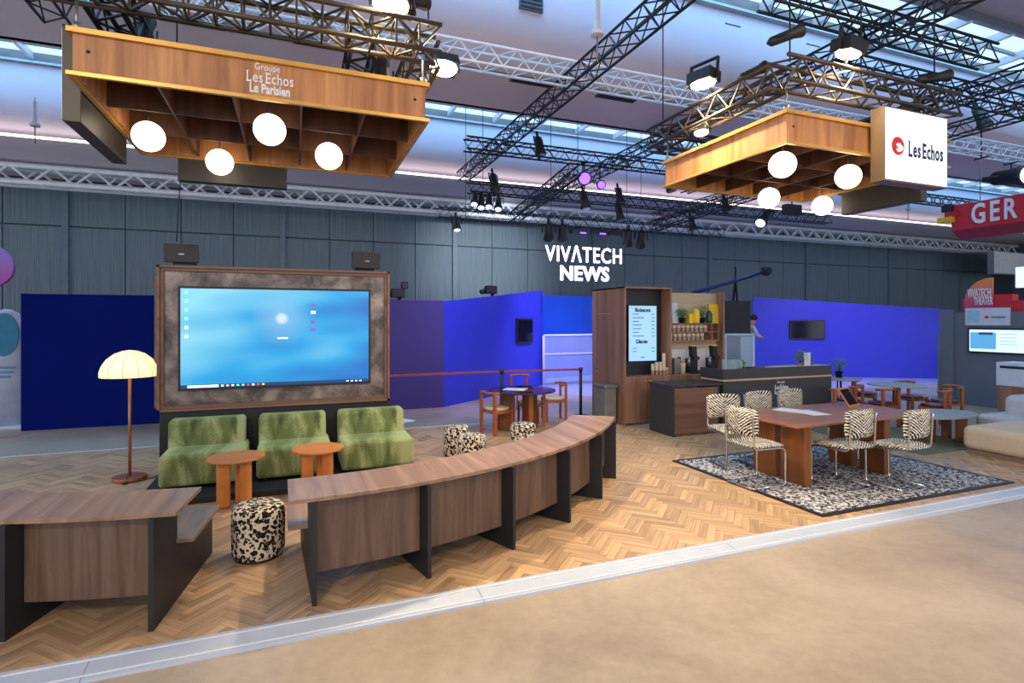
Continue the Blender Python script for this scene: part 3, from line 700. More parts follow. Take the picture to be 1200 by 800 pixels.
# back bar
t = thing('back_bar', 'walnut back bar counter with pale oak rear board beside the tall cabinet', 'cabinet', (0, 0, 0))
BX = 8.82
box((7.06, 9.86, 0), (BX-.06, 9.9, 2.64)).build('rear_board', M_OAKP, t)
box((BX-.06, 9.66, 0), (BX, 9.9, 2.66)).build('end_panel', M_CAB, t)
for a, b in ((7.06, 7.7), (7.71, 8.34), (8.35, BX-.06)): box((a, 9.2, .04), (b, 9.23, .9)).build('door', M_CAB, t)
box((7.06, 9.19, .9), (BX-.06, 9.86, .94)).build('worktop', M_CAB, t)
box((7.06, 9.84, .96), (8.8, 9.86, 1.42)).build('splash_panel', M_PAPER, t)
sx_ = onY(842, 390, 9.62).x
ws = MB().box((7.06, 9.6, 1.60), (sx_, 9.86, 1.62)).box((7.06, 9.6, 1.785), (sx_, 9.86, 1.80)).box((7.06, 9.6, 1.97), (sx_, 9.86, 1.985)).box((sx_-.015, 9.6, 1.6), (sx_, 9.86, 1.985)).box((sx_-.19, 9.6, 1.6), (sx_-.175, 9.86, 1.97)); ws.build('wall_shelf', M_CAB, t)
ordn = ['leftmost', 'second', 'third', 'fourth', 'fifth', 'sixth', 'seventh', 'eighth', 'ninth', 'tenth', 'last']
for row, (zz, nn) in enumerate(((1.80, 11), (1.62, 10))):
    for i in range(nn):
        x = 7.13+i*.118+(.03 if row and i > 1 else 0)
        cup_stack((x, 9.70, zz), 4, 'paper cup stack on the %s wall shelf, %s from the left' % ('upper' if row == 0 else 'lower', ordn[i]), 'paper cups on the wall shelf', .045)
# plants
def plant(p, lab, m=M_LEAF, r=.12, h=.22, n_=160, pr=.07, ph=.12, potm=M_FIN):
    t = thing('potted_plant', lab, 'plant', p)
    MB().lathe([(pr*.75, 0), (pr, ph), (pr*1.05, ph)], n=18).build('pot', potm, t)
    mb = MB(); rnd = random.Random(int(p[0]*1000))
    st = MB()
    for i in range(n_):
        a = rnd.random()*6.283; e = rnd.random(); q = Vector((math.cos(a)*r*e**.6, math.sin(a)*r*e**.6, ph+h*(.15+.85*rnd.random()*(1-.35*e))))
        d = Vector((rnd.uniform(-1,1), rnd.uniform(-1,1), rnd.uniform(-.2,1))).normalized()*.035; s_ = d.orthogonal().normalized()*.012; nz = d.cross(s_).normalized()*.004
        mb.add([q-d*.5, q+s_+nz, q+d*.6, q-s_+nz], [(0,1,2), (0,2,3)])
        if i % 10 == 0: st.tube([(0,0,ph*.9), (q.x*.5, q.y*.5, (ph+q.z)/2), q], .003, 4)
    f = mb.build('foliage', m, t); f['kind'] = 'stuff'; st.build('stems', M_LEAFD, t)
    return t
zz = 1.985
plant(Vector((onY(799, 380, 9.72).x, 9.72, zz)), 'bright green potted herb on the left of the wall shelf', M_LEAF, .12, .22, 220)
plant(Vector((onY(823, 380, 9.70).x, 9.70, zz)), 'taller dull green potted plant on the wall shelf beside the yellow pack', M_LEAFD, .10, .32, 160)
def lean(px, w_, h, m, lab, tilt, name, cat='board'):
    x = onY(px, 380, 9.8).x; o = box((-w_/2, -.01, 0), (w_/2, .01, h)).build(name, m, loc=(x, 9.79, zz)); o.rotation_euler = (R(-4), R(tilt), 0); tag(o, lab, cat)
lean(791, .15, .44, M_WHITE, 'white card leaning at the left end of the wall shelf', 0, 'display_card')
lean(836, .26, .42, M_YEL, 'yellow patterned card leaning at the right end of the wall shelf', 3, 'display_card')
tag(box((-.045, -.04, 0), (.045, .04, .2)).build('yellow_carton', M_YEL, loc=(onY(808.5, 380, 9.68).x, 9.68, zz)), 'small yellow carton on the wall shelf beside the bright herb', 'box')
tag(MB().lathe([(.075, 0), (.08, .03), (.08, .25), (.05, .30), (.01, .31)], n=20).build('yellow_pack', M_YEL, loc=(onY(815.5, 380, 9.66).x, 9.66, zz)), 'rounded yellow pack in the middle of the wall shelf', 'pack')
tag(MB().lathe([(.06, 0), (.07, .05), (.07, .2), (.03, .27), (.01, .28)], n=20).build('green_bottle', plain('bottle_green', (52,78,62), .3), loc=(onY(831, 380, 9.66).x, 9.66, zz)), 'dark green rounded bottle in front of the yellow card', 'bottle')
# coffee machines
def grinder(px, lab):
    x = onY(px, 440, 9.5).x; t = thing('coffee_grinder', lab, 'coffee machine', (x, 9.5, .94), 0, 'coffee machines on the back bar')
    box((-.13, -.18, 0), (.13, .12, .05)).build('drip_tray', M_BLACK, t, .01)
    box((-.1, 0, .05), (.13, .14, .3)).build('body', M_BLACK, t, .015)
    box((-.02, -.06, .28), (.13, .1, .34)).build('brew_head', M_FIN, t, .01)
    MB().hexa([(-.04,-.04,.34), (.09,-.04,.34), (.09,.08,.34), (-.04,.08,.34)], (-.02, 0, .22)).build('hopper', M_BLACK, t, .01)
    box((-.055, -.045, .56), (.065, .08, .585)).build('lid', M_YEL, t)
    MB().cyl((-.12,-.02,.0), .035, .15, .33, 14).build('frother', M_STEEL, t)
grinder(812, 'black coffee machine with a tall hopper, left of the two'); grinder(836, 'black coffee machine with a tall hopper, right of the two')
t = thing('milk_dispenser', 'small silver and black dispenser at the left end of the back bar', 'dispenser', (onY(792, 440, 9.5).x, 9.5, .94))
box((-.09, -.08, 0), (.05, .1, .32)).build('body', M_STEEL, t, .01); MB().cyl((.08, 0, 0), .035, 0, .34, 14).build('canister', M_BLACK, t)
tag(MB().lathe([(.05, 0), (.06, .2), (.06, .22)], n=16).build('paper_tub', M_CUP, loc=(onY(800, 440, 9.45).x, 9.45, .94)), 'cream paper tub between the dispenser and left coffee machine', 'tub')
# bin
bp = at(705, 487)
t = thing('waste_bin', 'grey waste bin with a lighter lid beside the tall cabinet', 'bin', (5.76, 9.62, 0))
MB().hexa([(-.13,-.22,0), (.13,-.22,0), (.13,.22,0), (-.13,.22,0)], (0,0,.72)).build('body', plain('bin_grey', (112,112,108), .5), t, .02)
MB().box((-.15, -.25, .72), (.15, .25, .78)).build('lid', M_STEEL, t, .015)
# low counter
t = thing('low_counter', 'low serving counter with graphite ends and horizontal walnut front', 'counter', (0, 0, 0))
box((6.18, 8.02, 0), (6.21, 8.72, .87)).build('end_panel', M_BARD, t); box((7.18, 8.06, 0), (7.24, 8.6, .87)).build('end_panel', M_BARD, t)
box((6.21, 8.05, .02), (7.18, 8.08, .84)).build('front_panel', M_CABH, t); box((6.16, 8.0, .87), (7.26, 8.74, .90)).build('countertop', M_BARD, t, .004)
# bar counter
t = thing('bar_counter', 'long dark bar counter with a thin brass line and white lettering', 'counter', (0, 0, 0))
bx0, bx1, bz = 7.27, 10.0, 1.15
box((bx0, 8.0, 0), (bx1, 8.03, .93)).build('front_panel', M_BARD, t); box((bx0, 8.03, 0), (bx0+.03, 8.55, .93)).build('end_panel', M_BARD, t); box((bx1-.03, 8.03, 0), (bx1, 8.9, .93)).build('end_panel', M_BARD, t)
MB().box((bx0-.02, 7.985, .965), (bx1+.0, 8.02, bz)).box((bx0-.02, 8.02, .965), (bx0+.02, 8.6, bz)).build('upper_band', M_BARD, t)
MB().box((bx0-.01, 7.99, .93), (bx1, 8.05, .965)).box((bx0-.01, 8.05, .93), (bx0+.03, 8.58, .965)).build('brass_line', M_OAKP, t)
box((bx0+.02, 8.02, .95), (bx1, 8.6, 1.0)).build('worktop', M_BARD, t); box((bx0+1.3, 8.02, 1.12), (bx1, 8.3, 1.15)).build('bar_top', M_OAKP, t)
lx = onY(915, 460, 8.0).x
text('Groupe', .085, 'lettering', M_PAPER, t, (lx, 7.995, .865), depth=.003, w=.19, h=.055); serif_text('Les Echos', 'lettering', M_PAPER, t, (lx+.01, 7.995, .775), .34, .085, bold=.012, depth=.003); text('Le Parisien', .135, 'lettering', M_PAPER, t, (lx+.01, 7.995, .68), bold=.005, depth=.003, w=.33, h=.07)
tag(box((9.1, 9.0, .0), (10.5, 9.35, 1.04)).build('rear_counter', M_BARD), 'dark rear counter seen over the bar top', 'counter')
plant(Vector((onY(868, 430, 8.3).x, 8.3, 1.0)), 'small green potted plant at the left end of the bar', M_LEAF, .09, .14, 150, .08, .16)
plant(Vector((onY(938, 430, 8.2).x, 8.2, 1.15)), 'leafy plant on the bar beside the small white sign', M_LEAFD, .14, .26, 260, .06, .05, M_OAKP)
plant(Vector((onY(951, 430, 8.15).x, 8.18, 1.15)), 'small plant in a terracotta pot right of the white bar sign', M_LEAFD, .06, .12, 80, .045, .06, M_COPPER)
tag(box((-.08, -.01, 0), (.08, .01, .26)).build('bar_sign', M_WHITE, loc=(onY(946, 430, 8.1).x, 8.1, 1.15), bevel=.003), 'small white upright card sign on the bar', 'sign')
t = thing('clear_food_box', 'clear display box with pastries at the left end of the bar', 'box', (onY(858, 430, 8.25).x, 8.25, 1.0))
box((-.14, -.12, 0), (.14, .12, .3)).build('glass', M_GLASS, t); box((-.12, -.1, .005), (.12, .1, .09)).build('pastries', M_CUP, t, .03)

# ------------------------------------------------------------ rug, big table, zebra chairs
t = thing('leopard_rug', 'leopard patterned rug with a dark border under the zebra chairs', 'rug')
box((5.17, 4.25, 0), (8.38, 6.6, .012)).build('pile', M_RUGM, t); 
MB().box((5.11, 4.19, 0), (8.44, 4.25, .014)).box((5.11, 6.6, 0), (8.44, 6.66, .014)).box((5.11, 4.25, 0), (5.17, 6.6, .014)).box((8.38, 4.25, 0), (8.44, 6.6, .014)).build('border', M_BLACK, t)
t = thing('meeting_table', 'large rectangular teak table on slab legs standing on the leopard rug', 'table', (0, 0, .014))
MB().prism([(5.62, 4.97), (8.12, 4.97), (8.12, 6.2), (5.62, 6.2)], .725, .755).build('tabletop', M_TABLE, t, .008)
for x in (5.80, 7.22):
    for y in (5.0, 5.46): box((x, y, 0), (x+.12, y+.36, .725)).build('leg', M_LEGW, t, .012)
for px, py, rz, lab in ((928, 484, .3, 'printed sheets lying on the left of the teak table'), (950, 487, -.1, 'printed sheets lying nearer the middle of the teak table')):
    p = at(px, py-3, .77)+Vector((0, 0, 0 if px < 940 else .005)); tag(box((-.15, -.21, 0), (.15, .21, .004)).build('printed_sheet', M_PAPER, loc=p, rot=(0,0,rz)), lab, 'paper')
p = at(1002, 476, .77)
t = thing('tablet_stand', 'wooden framed tablet display leaning back on the teak table', 'display', p, R(15))
MB().hexa([(-.17,0,0), (.17,0,0), (.17,.02,0), (-.17,.02,0)], (-.0, .17, .26)).build('frame', M_ORANGE, t, .004)
MB().hexa([(-.14,.014,.03), (.14,.014,.03), (.14,.018,.03), (-.14,.018,.03)], (0, .137, .21)).build('screen', M_SCRB, t)
MB().tube([(0,.22,.26), (0,.3,.0)], .01, 6).build('prop', M_ORANGE, t)
def make_zebra(loc, rz, lab):
    t = thing('cantilever_chair', lab, 'chair', loc, rz, 'zebra print cantilever chairs')
    mb = MB(); r = .0125; W = .225
    side = [(-.275,.93), (-.268,.87), (-.255,.62), (-.25,.53), (-.232,.495), (-.19,.48), (.15,.475), (.215,.468), (.245,.44), (.25,.40), (.25,.08), (.242,.035), (.21,.016), (-.2,.014)]
    for s in (-1, 1): mb.tube([(s*W, y, z) for y, z in side], r, 8)
    mb.tube([(-W, -.2, .014), (-W, -.235, .014), (-W+.03, -.26, .014), (W-.03, -.26, .014), (W, -.235, .014), (W, -.2, .014)], r, 8)
    mb.build('frame', M_CHROME, t)
    # seat pad
    def pad(W0, H0, thick, nx=8, ny=6, rc=.07):
        vs = []; fs = []
        for k, s in enumerate((1, -1)):
            for j in range(ny+1):
                for i in range(nx+1):
                    u = i/nx*2-1; v = j/ny*2-1
                    # squircle mapping for rounded corners
                    x = u*math.sqrt(1-.16*v**4*u*u); y = v*math.sqrt(1-.16*u**4*v*v)
                    e = max(abs(u), abs(v)); z = s*thick*(1-.75*e**6)*.5
                    vs.append((x*W0/2, y*H0/2, z))
        n1 = (nx+1)*(ny+1)
        for k in (0, 1):
            for j in range(ny):
                for i in range(nx):
                    a = k*n1+j*(nx+1)+i; f = (a, a+1, a+nx+2, a+nx+1); fs.append(f if k == 0 else f[::-1])
        ring = [i for i in range(nx+1)]+[j*(nx+1)+nx for j in range(1, ny+1)]+[ny*(nx+1)+i for i in range(nx-1, -1, -1)]+[j*(nx+1) for j in range(ny-1, 0, -1)]
        for a, b in zip(ring, ring[1:]+ring[:1]): fs.append((b, a, n1+a, n1+b))
        return vs, fs
    vs, fs = pad(.50, .50, .075); mb = MB().add([(x, y-.01, z+.515-.25*max(0, y)**2) for x, y, z in vs], fs, True); mb.build('seat', M_ZEB, t)
    vs, fs = pad(.52, .34, .055); mb = MB().add([(x, -.245+z+.4*x*x, y+.80) for x, y, z in vs], [f[::-1] for f in fs], True); mb.build('backrest', M_ZEB, t)
    return t
zc = make_zebra((5.36, 5.34, .013), R(-90), 'zebra print cantilever chair at the near left end of the teak table')
for loc, rz, lab in (((5.72, 6.13, .013), R(168), 'zebra print chair farthest left behind the teak table'), ((6.5, 6.2, .013), R(180), 'zebra print chair in the middle behind the teak table'),
                     ((7.2, 6.24, .013), R(183), 'zebra print chair on the right behind the teak table, below the bar lettering'),
                     ((6.31, 4.9, .013), R(2), 'zebra print chair on the near side of the teak table, left of the two'), ((6.92, 4.63, .013), R(3), 'zebra print chair on the near side of the teak table, right of the two')):
    dup(zc, loc, rz, lab)

# ------------------------------------------------------------ lounge at right
tag(box((8.9, 5.55, .0), (10.58, 8.4, .01)).build('olive_rug', M_GREYRUG), 'plain olive grey rug under the low stone-topped table', 'rug')
p = at(1100, 484, .46); p.z = .01
slab_table('low oval table with a grey stone top and wooden slab legs beside the cream sofa', p, .62, .45, M_STONE, M_LEGW, .03, .3, (190, 300, 10), 1.2, None, .68, .08, .05)
t = thing('cream_sofa', 'cream upholstered sofa at the right edge of the photo', 'sofa', (9.62, 4.2, 0))
box((.05, .05, .0), (1.2, 1.2, .07)).build('base', plain('sofa_base', (136,112,92), .6), t); box((0, -.1, .07), (1.25, 1.27, .43)).build('seat', M_CREAM, t, .1, 5); box((.3, -.4, .3), (1.25, .3, .62)).build('backrest', M_CREAM, t, .12, 5)
t = thing('grey_sofa', 'pale grey upholstered sofa behind the cream one', 'sofa', (11.0, 4.75, 0))
box((.05, .05, 0), (1.4, 1.2, .07)).build('base', M_GREYW, t); box((0, -.3, .07), (1.5, 1.3, .43)).build('seat', M_GREYF, t, .09, 5); box((.45, -.3, .3), (.95, 1.12, .76)).build('backrest', M_GREYF, t, .12, 5)
# bistro tables
gB = 'bistro tables beside the bar'
def bistro(px, py, r, lab):
    p = at(px, py, .77); p.z = -.04
    t = thing('bistro_table', lab, 'table', p, 0, gB)
    MB().cyl((0,0,0), r, .785, .81, 40).build('tabletop', M_STONE, t, .004)
    for a in (0, 120, 240): MB().tube([(.04*math.cos(R(a)), .04*math.sin(R(a)), .785), (.05*math.cos(R(a)), .05*math.sin(R(a)), .3), (.25*math.cos(R(a)), .25*math.sin(R(a)), 0)], .016, 6).build('leg', M_BLACK, t)
bistro(1050, 450, .50, 'round grey-topped bistro table in front of the cobalt wall')
bistro(984, 443, .42, 'round bistro table behind the right end of the bar')
plant(at(983, 442, .77), 'straggly green plant on the bistro table behind the bar', M_LEAFD, .16, .34, 200, .08, .14)
gC = 'wooden chairs round the bistro tables'
for px, py, z, rz, lab in ((1032, 452, .75, R(-5), 'wooden chair on the near left of the grey bistro table'), (1094, 454, .75, R(20), 'wooden chair on the near right of the grey bistro table'),
                        (1068, 446, .75, R(175), 'wooden chair on the far side of the grey bistro table'), (1106, 450, .75, R(60), 'wooden chair at the right of the grey bistro table'),
                        (1014, 443, .75, R(-150), 'wooden chair between the two bistro tables'), (993, 449, .75, R(20), 'wooden chair partly behind the tablet display'),
                        (975, 452, .75, R(0), 'wooden chair mostly hidden by the end of the bar')):
    p = at(px, py, z); p.z = -.04; wood_chair(lab, p, rz, M_BURG, gC)
# thin stools

# ------------------------------------------------------------ blue booth walls
def wall(name, p, q, z0, z1, m, lab, th=.08, z1b=None, cat='partition wall'):
    p, q = Vector((p[0], p[1], 0)), Vector((q[0], q[1], 0)); d = (q-p).normalized(); nn = Vector((-d.y, d.x, 0))*th
    z1b = z1b if z1b is not None else z1
    vs = [p+Vector((0,0,z0)), q+Vector((0,0,z0)), q+nn+Vector((0,0,z0)), p+nn+Vector((0,0,z0)), p+Vector((0,0,z1)), q+Vector((0,0,z1b)), q+nn+Vector((0,0,z1b)), p+nn+Vector((0,0,z1))]
    o = MB().add(vs, [(0,3,2,1),(4,5,6,7),(0,1,5,4),(1,2,6,5),(2,3,7,6),(3,0,4,7)]).build(name, m)
    return tag(o, lab, cat)
wall('booth_wall', (-4.8, 13.1), (-.2, 13.05), -.04, 2.55, M_NAVY, 'dark navy booth wall behind the floor lamp')
wall('booth_wall', (.2, 13.0), (3.34, 13.0), -.04, 2.52, M_PURP, 'dark purple booth wall right of the media wall')
b1 = at(636, 451, -.04)
bw = wall('booth_wall', (3.34, 13.0), (b1.x, b1.y), -.04, 2.5, M_BLUE, 'bright cobalt wall angled back left of the walnut cabinet', z1b=3.0)
b2 = at(640, 446, -.04); b3 = at(900, 440, -.04)
wall('booth_wall', (b2.x-.3, b2.y+.6), (16, 19.5), -.04, 2.95, M_LBLUE, 'azure blue stage wall seen between the cobalt wall and the cabinet')
c1, c2 = at(882, 440, -.04), at(1118, 444, -.04)
wall('booth_wall', (c1.x, c1.y), (c2.x, c2.y), -.04, 2.92, M_BLUE, 'long cobalt wall with a dark monitor behind the bar', z1b=2.42)
def monitor(P, Q, px0, px1, py0, py1, lab):
    P, Q = Vector((P[0], P[1], 0)), Vector((Q[0], Q[1], 0)); d = (Q-P).normalized(); nrm = Vector((d.y, -d.x, 0))
    def hit(px, py):
        dx, dy = fx+(px-600)/FPX*rx, fy+(px-600)/FPX*ry
        t_ = (P.x*d.y-P.y*d.x)/(dx*d.y-dy*d.x); return Vector((t_*dx, t_*dy, CAM_H-(py-HORY)*t_/FPX))
    a, b_ = hit(px0, (py0+py1)/2), hit(px1, (py0+py1)/2); za, zb = hit(px0, py1).z, hit(px0, py0).z
    t = thing('wall_monitor', lab, 'monitor', a+nrm*.005)
    MB().hexa([(0,0,za-a.z), (b_.x-a.x, b_.y-a.y, za-a.z), (b_.x-a.x, b_.y-a.y, zb-a.z), (0,0,zb-a.z)], nrm*.07).build('casing', M_FIN, t)
    e = d*.04; h = Vector((0,0,.04)); A = nrm*.072; w_ = b_-a; w_.z = 0
    MB().hexa([e+h+Vector((0,0,za-a.z))+A, w_-e+h+Vector((0,0,za-a.z))+A, w_-e-h+Vector((0,0,zb-a.z))+A, e-h+Vector((0,0,zb-a.z))+A], nrm*.006).build('screen', M_SCRB, t)
monitor((3.34, 13.0), (b1.x, b1.y), 604, 622, 373, 402, 'small dark monitor on the angled cobalt wall left of the cabinet')
monitor(c1, c2, 925, 966, 375, 397, 'dark wide monitor on the long cobalt wall')
# white framed glass barriers
def barrier(pa, pb, z, lab, mullions=2, band=None):
    t = thing('glass_barrier', lab, 'barrier', pa); d = pb-pa; d.z = 0
    MB().tube([(0,0,0), (0,0,z)], .04, 6).tube([(0,0,z), d+Vector((0,0,z))], .04, 6).tube([d, d+Vector((0,0,z))], .04, 6).build('frame', M_WHITE, t)
    MB().hexa([(0,0,.1), d+Vector((0,0,.1)), d+Vector((0,0,z-.04)), (0,0,z-.04)], (0,.01,0)).build('glass', M_GLASS, t)
    if band: MB().tube([(0,0,band), d+Vector((0,0,band))], .03, 6).build('mid_rail', M_WHITE, t)
pa = at(637, 452, -.04); pb = at(712, 448, -.04)
barrier(pa, pb, 1.6, 'white framed glass barrier beside the tall cabinet', band=1.0)
def atD(px, D, z): L = (px-600)*D/FPX; return Vector((D*fx+L*rx, D*fy+L*ry, z))
barrier(atD(850, 15.4, -.04), atD(883, 15.4, -.04), 1.68, 'white framed glass barrier right of the back bar', band=None)
q_ = atD(870.5, 15.5, -.04); q2 = atD(882, 15.5, -.04)-q_
tag(MB().hexa([(0,0,0), q2, q2+Vector((0,.08,0)), (0,.08,0)], (0,0,1.62)).build('pale_partition', M_WHITE, loc=q_), 'pale panel at the right end of the barrier in front of the person', 'partition')
q_ = atD(851, 15.9, -.04); q2 = atD(879.5, 15.9, -.04)-q_
tag(MB().hexa([(0,0,0), q2, q2+Vector((0,.1,0)), (0,.1,0)], (0,0,2.64)).build('black_backdrop', M_BLACK, loc=q_), 'black backdrop panel hiding the back of the bending person', 'partition')
# person leaning at the barrier
def skin(name, verts, edges, radii, m, parent, sub=2):
    me = bpy.data.meshes.new(name); me.from_pydata(verts, edges, []); o = bpy.data.objects.new(name, me); COL.objects.link(o); o.parent = parent
    md = o.modifiers.new('skin', 'SKIN'); md.use_smooth_shade = True
    for i, r_ in enumerate(radii): me.skin_vertices[0].data[i].radius = (r_, r_) if not isinstance(r_, tuple) else r_
    me.skin_vertices[0].data[0].use_root = True
    s = o.modifiers.new('sub', 'SUBSURF'); s.levels = sub; s.render_levels = sub
    me.materials.append(m); return o
def make_skin_layer(me):
    pass
D_ = 16.6; L_ = (872-600)*D_/FPX; pp = Vector((D_*fx+L_*rx, D_*fy+L_*ry, 0))
tag(box((-1.2, -.5, -.04), (1.2, .8, .42)).build('stage_block', M_BLACK, loc=(pp.x, pp.y, 0)), 'low black stage block behind the barrier', 'platform')
person = thing('person', 'person in a pale grey shirt bending forward behind the barrier', 'person', (pp.x, pp.y, .42), -YAW)
def skinobj(name, vs, es, rs, m, parent):
    bm = bmesh.new(); lay = bm.verts.layers.skin.verify(); bv = [bm.verts.new(v) for v in vs]
    for a, b_ in es: bm.edges.new((bv[a], bv[b_]))
    for i, v in enumerate(bv): v[lay].radius = (rs[i], rs[i]); v[lay].use_root = (i == 0)
    me = bpy.data.meshes.new(name); bm.to_mesh(me); bm.free(); me.materials.append(m)
    o = bpy.data.objects.new(name, me); COL.objects.link(o); o.parent = parent
    md = o.modifiers.new('skin', 'SKIN'); md.use_smooth_shade = True; s = o.modifiers.new('sub', 'SUBSURF'); s.levels = 1; s.render_levels = 2
    return o
V = [(0,0,.92), (.02,0,1.1), (.08,0,1.3), (.16,0,1.45), (.22,0,1.52), (.27,0,1.58), (.3,-.02,1.66),  # spine leaning to +x, neck, head
     (.1,-.09,.88), (.1,-.1,.5), (.08,-.1,.08), (.2,-.1,.03), (-.05,.1,.88), (-.05,.1,.5), (-.06,.1,.08), (.06,.1,.03),
     (.17,-.19,1.42), (.28,-.24,1.2), (.42,-.2,1.12), (.5,-.19,1.11), (.17,.19,1.42), (.2,.24,1.15), (.3,.2,1.0), (.38,.18,.98)]
E_ = [(0,1),(1,2),(2,3),(3,4),(4,5),(5,6),(0,7),(7,8),(8,9),(9,10),(0,11),(11,12),(12,13),(13,14),(3,15),(15,16),(16,17),(17,18),(3,19),(19,20),(20,21),(21,22)]
Rr = [.13,.13,.14,.13,.06,.07,.09,.09,.06,.045,.04,.09,.06,.045,.04,.06,.045,.035,.04,.06,.045,.035,.04]
skinobj('body', V, E_, Rr, M_SKIN, person)
Vs = [(0,0,.92), (.02,0,1.1), (.08,0,1.3), (.16,0,1.45), (.17,-.19,1.42), (.28,-.24,1.2), (.39,-.21,1.13), (.17,.19,1.42), (.2,.24,1.15), (.28,.21,1.03)]
skinobj('shirt', Vs, [(0,1),(1,2),(2,3),(3,4),(4,5),(5,6),(3,7),(7,8),(8,9)], [.15,.15,.165,.15,.085,.065,.055,.085,.065,.055], plain('pale_grey_shirt', (196,200,210), .9), person)
skinobj('trousers', [(0,0,.95),(.1,-.09,.85),(.1,-.1,.5),(.08,-.1,.1),(-.05,.1,.85),(-.05,.1,.5),(-.06,.1,.1)], [(0,1),(1,2),(2,3),(0,4),(4,5),(5,6)], [.155,.11,.08,.06,.11,.08,.06], M_FIN, person)
MB().ball((.29, 0, 1.70), .105, 16, 10).build('hair', plain('dark_hair', (48,38,34), .8), person)

# ------------------------------------------------------------ stanchions
def stan(x, y, lab):
    t = thing('belt_stanchion', lab, 'stanchion', (x, y, -.04), 0, 'black belt stanchions')
    MB().cyl((0,0,0), .17, 0, .025, 28).build('base', M_BLACK, t); MB().cyl((0,0,0), .032, .025, .98, 14).build('post', M_BLACK, t); MB().cyl((0,0,0), .042, .98, 1.06, 14).build('belt_head', M_BLACK, t)
s1 = (5.80, 10.7); s2_ = (4.15, 11.1); s3 = (1.15, 10.8)
s2_ = (onY(588, 440, 10.9).x, 10.9)
stan(*s1, 'black belt post beside the tall cabinet'); stan(*s2_, 'black belt post behind the round dark table'); stan(*s3, 'black belt post hidden behind the media wall')
def belt(a, b, lab):
    d = Vector((b[0]-a[0], b[1]-a[1], 0)); m_ = MB().hexa([(a[0], a[1], .955), (b[0], b[1], .955), (b[0], b[1], 1.0), (a[0], a[1], 1.0)], (0, .006, 0)); tag(m_.build('barrier_belt', plain('belt_red', (150,62,70), .6)), lab, 'belt')
belt(s3, s2_, 'dark red belt stretched from behind the media wall to the middle post'); belt(s2_, s1, 'dark red belt stretched between the middle post and the cabinet post')
p = at(472, 493, -.04); tag(box((-.16, -.2, 0), (.16, .2, .012)).build('floor_leaflet', M_PAPER, loc=(p.x, p.y, -.04), rot=(0,0,.5)), 'white leaflet lying on the concrete right of the green sofas', 'paper')

# ------------------------------------------------------------ canopies
def globe(px, py, lab):
    z = 3.865 if px < 600 else 3.80; D = (z-CAM_H)*FPX/(HORY-py); L = (px-600)*D/FPX
    t = thing('globe_lamp', lab, 'lamp', (D*fx+L*rx, D*fy+L*ry, z), 0, 'opal globe lamps under the canopies')
    MB().ball((0,0,0), .146, 28, 18).build('globe', M_LAMPW, t); MB().tube([(0,0,.13), (0,0,4.275-z)], .006, 6).build('stem', M_BLACK, t)
def canopy(label, x0, x1, y0, y1, nx, ny, z0=3.95, h=.375):
    t = thing('timber_canopy', label, 'canopy', (0, 0, z0))
    th = .03
    for a, b in (((x0,y0,.02),(x1,y0+th,h-.02)), ((x0,y1-th,.02),(x1,y1,h-.02)), ((x0,y0+th,.02),(x0+th,y1-th,h-.02)), ((x1-th,y0+th,.02),(x1,y1-th,h-.02))):
        box(a, b).build('fascia_board', M_CAN, t)
    e = .035
    for z_, zt in ((0, .03), (h-.04, h)):
        for a, b in (((x0-e,y0-e,z_),(x1+e,y0,zt)), ((x0-e,y1,z_),(x1+e,y1+e,zt)), ((x0-e,y0,z_),(x0,y1,zt)), ((x1,y0,z_),(x1+e,y1,zt))):
            box(a, b).build('golden_trim', M_BRASS, t)
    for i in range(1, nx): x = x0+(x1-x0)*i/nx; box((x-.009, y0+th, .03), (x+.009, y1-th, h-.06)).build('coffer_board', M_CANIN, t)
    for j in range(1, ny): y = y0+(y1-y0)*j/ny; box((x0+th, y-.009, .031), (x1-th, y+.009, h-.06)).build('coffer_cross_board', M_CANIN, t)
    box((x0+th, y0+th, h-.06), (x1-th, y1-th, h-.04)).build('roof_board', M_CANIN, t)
    mb = MB()
    for x in (x0+.02, x1-.02):
        for y in (y0+.02, y1-.02): MB().tube([(x, y, h), (x, y, 4.55-z0)], .012, 6).build('hanging_chain', M_STEEL, t); MB().cyl((x, y, 0), .03, h, h+.05, 10).build('eye_bolt', M_STEEL, t)
    for x in (x0+.1, x1-.1): MB().ball((x, y0, h*.55), .014, 8, 6).build('screw_cap', M_BLACK, t)
    return t
LX0, LX1, LY0, LY1 = -1.61, 1.17, 5.27, 7.47
cl = canopy('wide coffered timber canopy hanging over the desks at left', LX0, LX1, LY0, LY1, 5, 3)
cr = canopy('smaller coffered timber canopy hanging over the teak table', 4.95, 7.62, 4.50, 6.6, 5, 3)
gx = onY(315, 90, LY0).x
text('Groupe', .085, 'lettering', M_PAPER, cl, (gx-.01, LY0-.004, .285), depth=.003, w=.20, h=.075); serif_text('Les Echos', 'lettering', M_PAPER, cl, (gx+.01, LY0-.004, .20), .38, .095, bold=.012, depth=.003); text('Le Parisien', .13, 'lettering', M_PAPER, cl, (gx+.01, LY0-.004, .105), bold=.004, depth=.003, w=.32, h=.085)
for a in ((174, 160, 'globe lamp at the front left of the wide canopy'), (316, 152, 'globe lamp in the front middle of the wide canopy'), (257.5, 190, 'globe lamp at the back left of the wide canopy'), (385.5, 183, 'globe lamp at the right of the wide canopy'),
          (917, 193, 'globe lamp at the front left of the smaller canopy'), (994, 207, 'globe lamp at the front right of the smaller canopy'), (901, 232, 'globe lamp at the back left of the smaller canopy'), (963.5, 241, 'globe lamp at the back of the smaller canopy, lowest in the photo')):
    globe(*a)
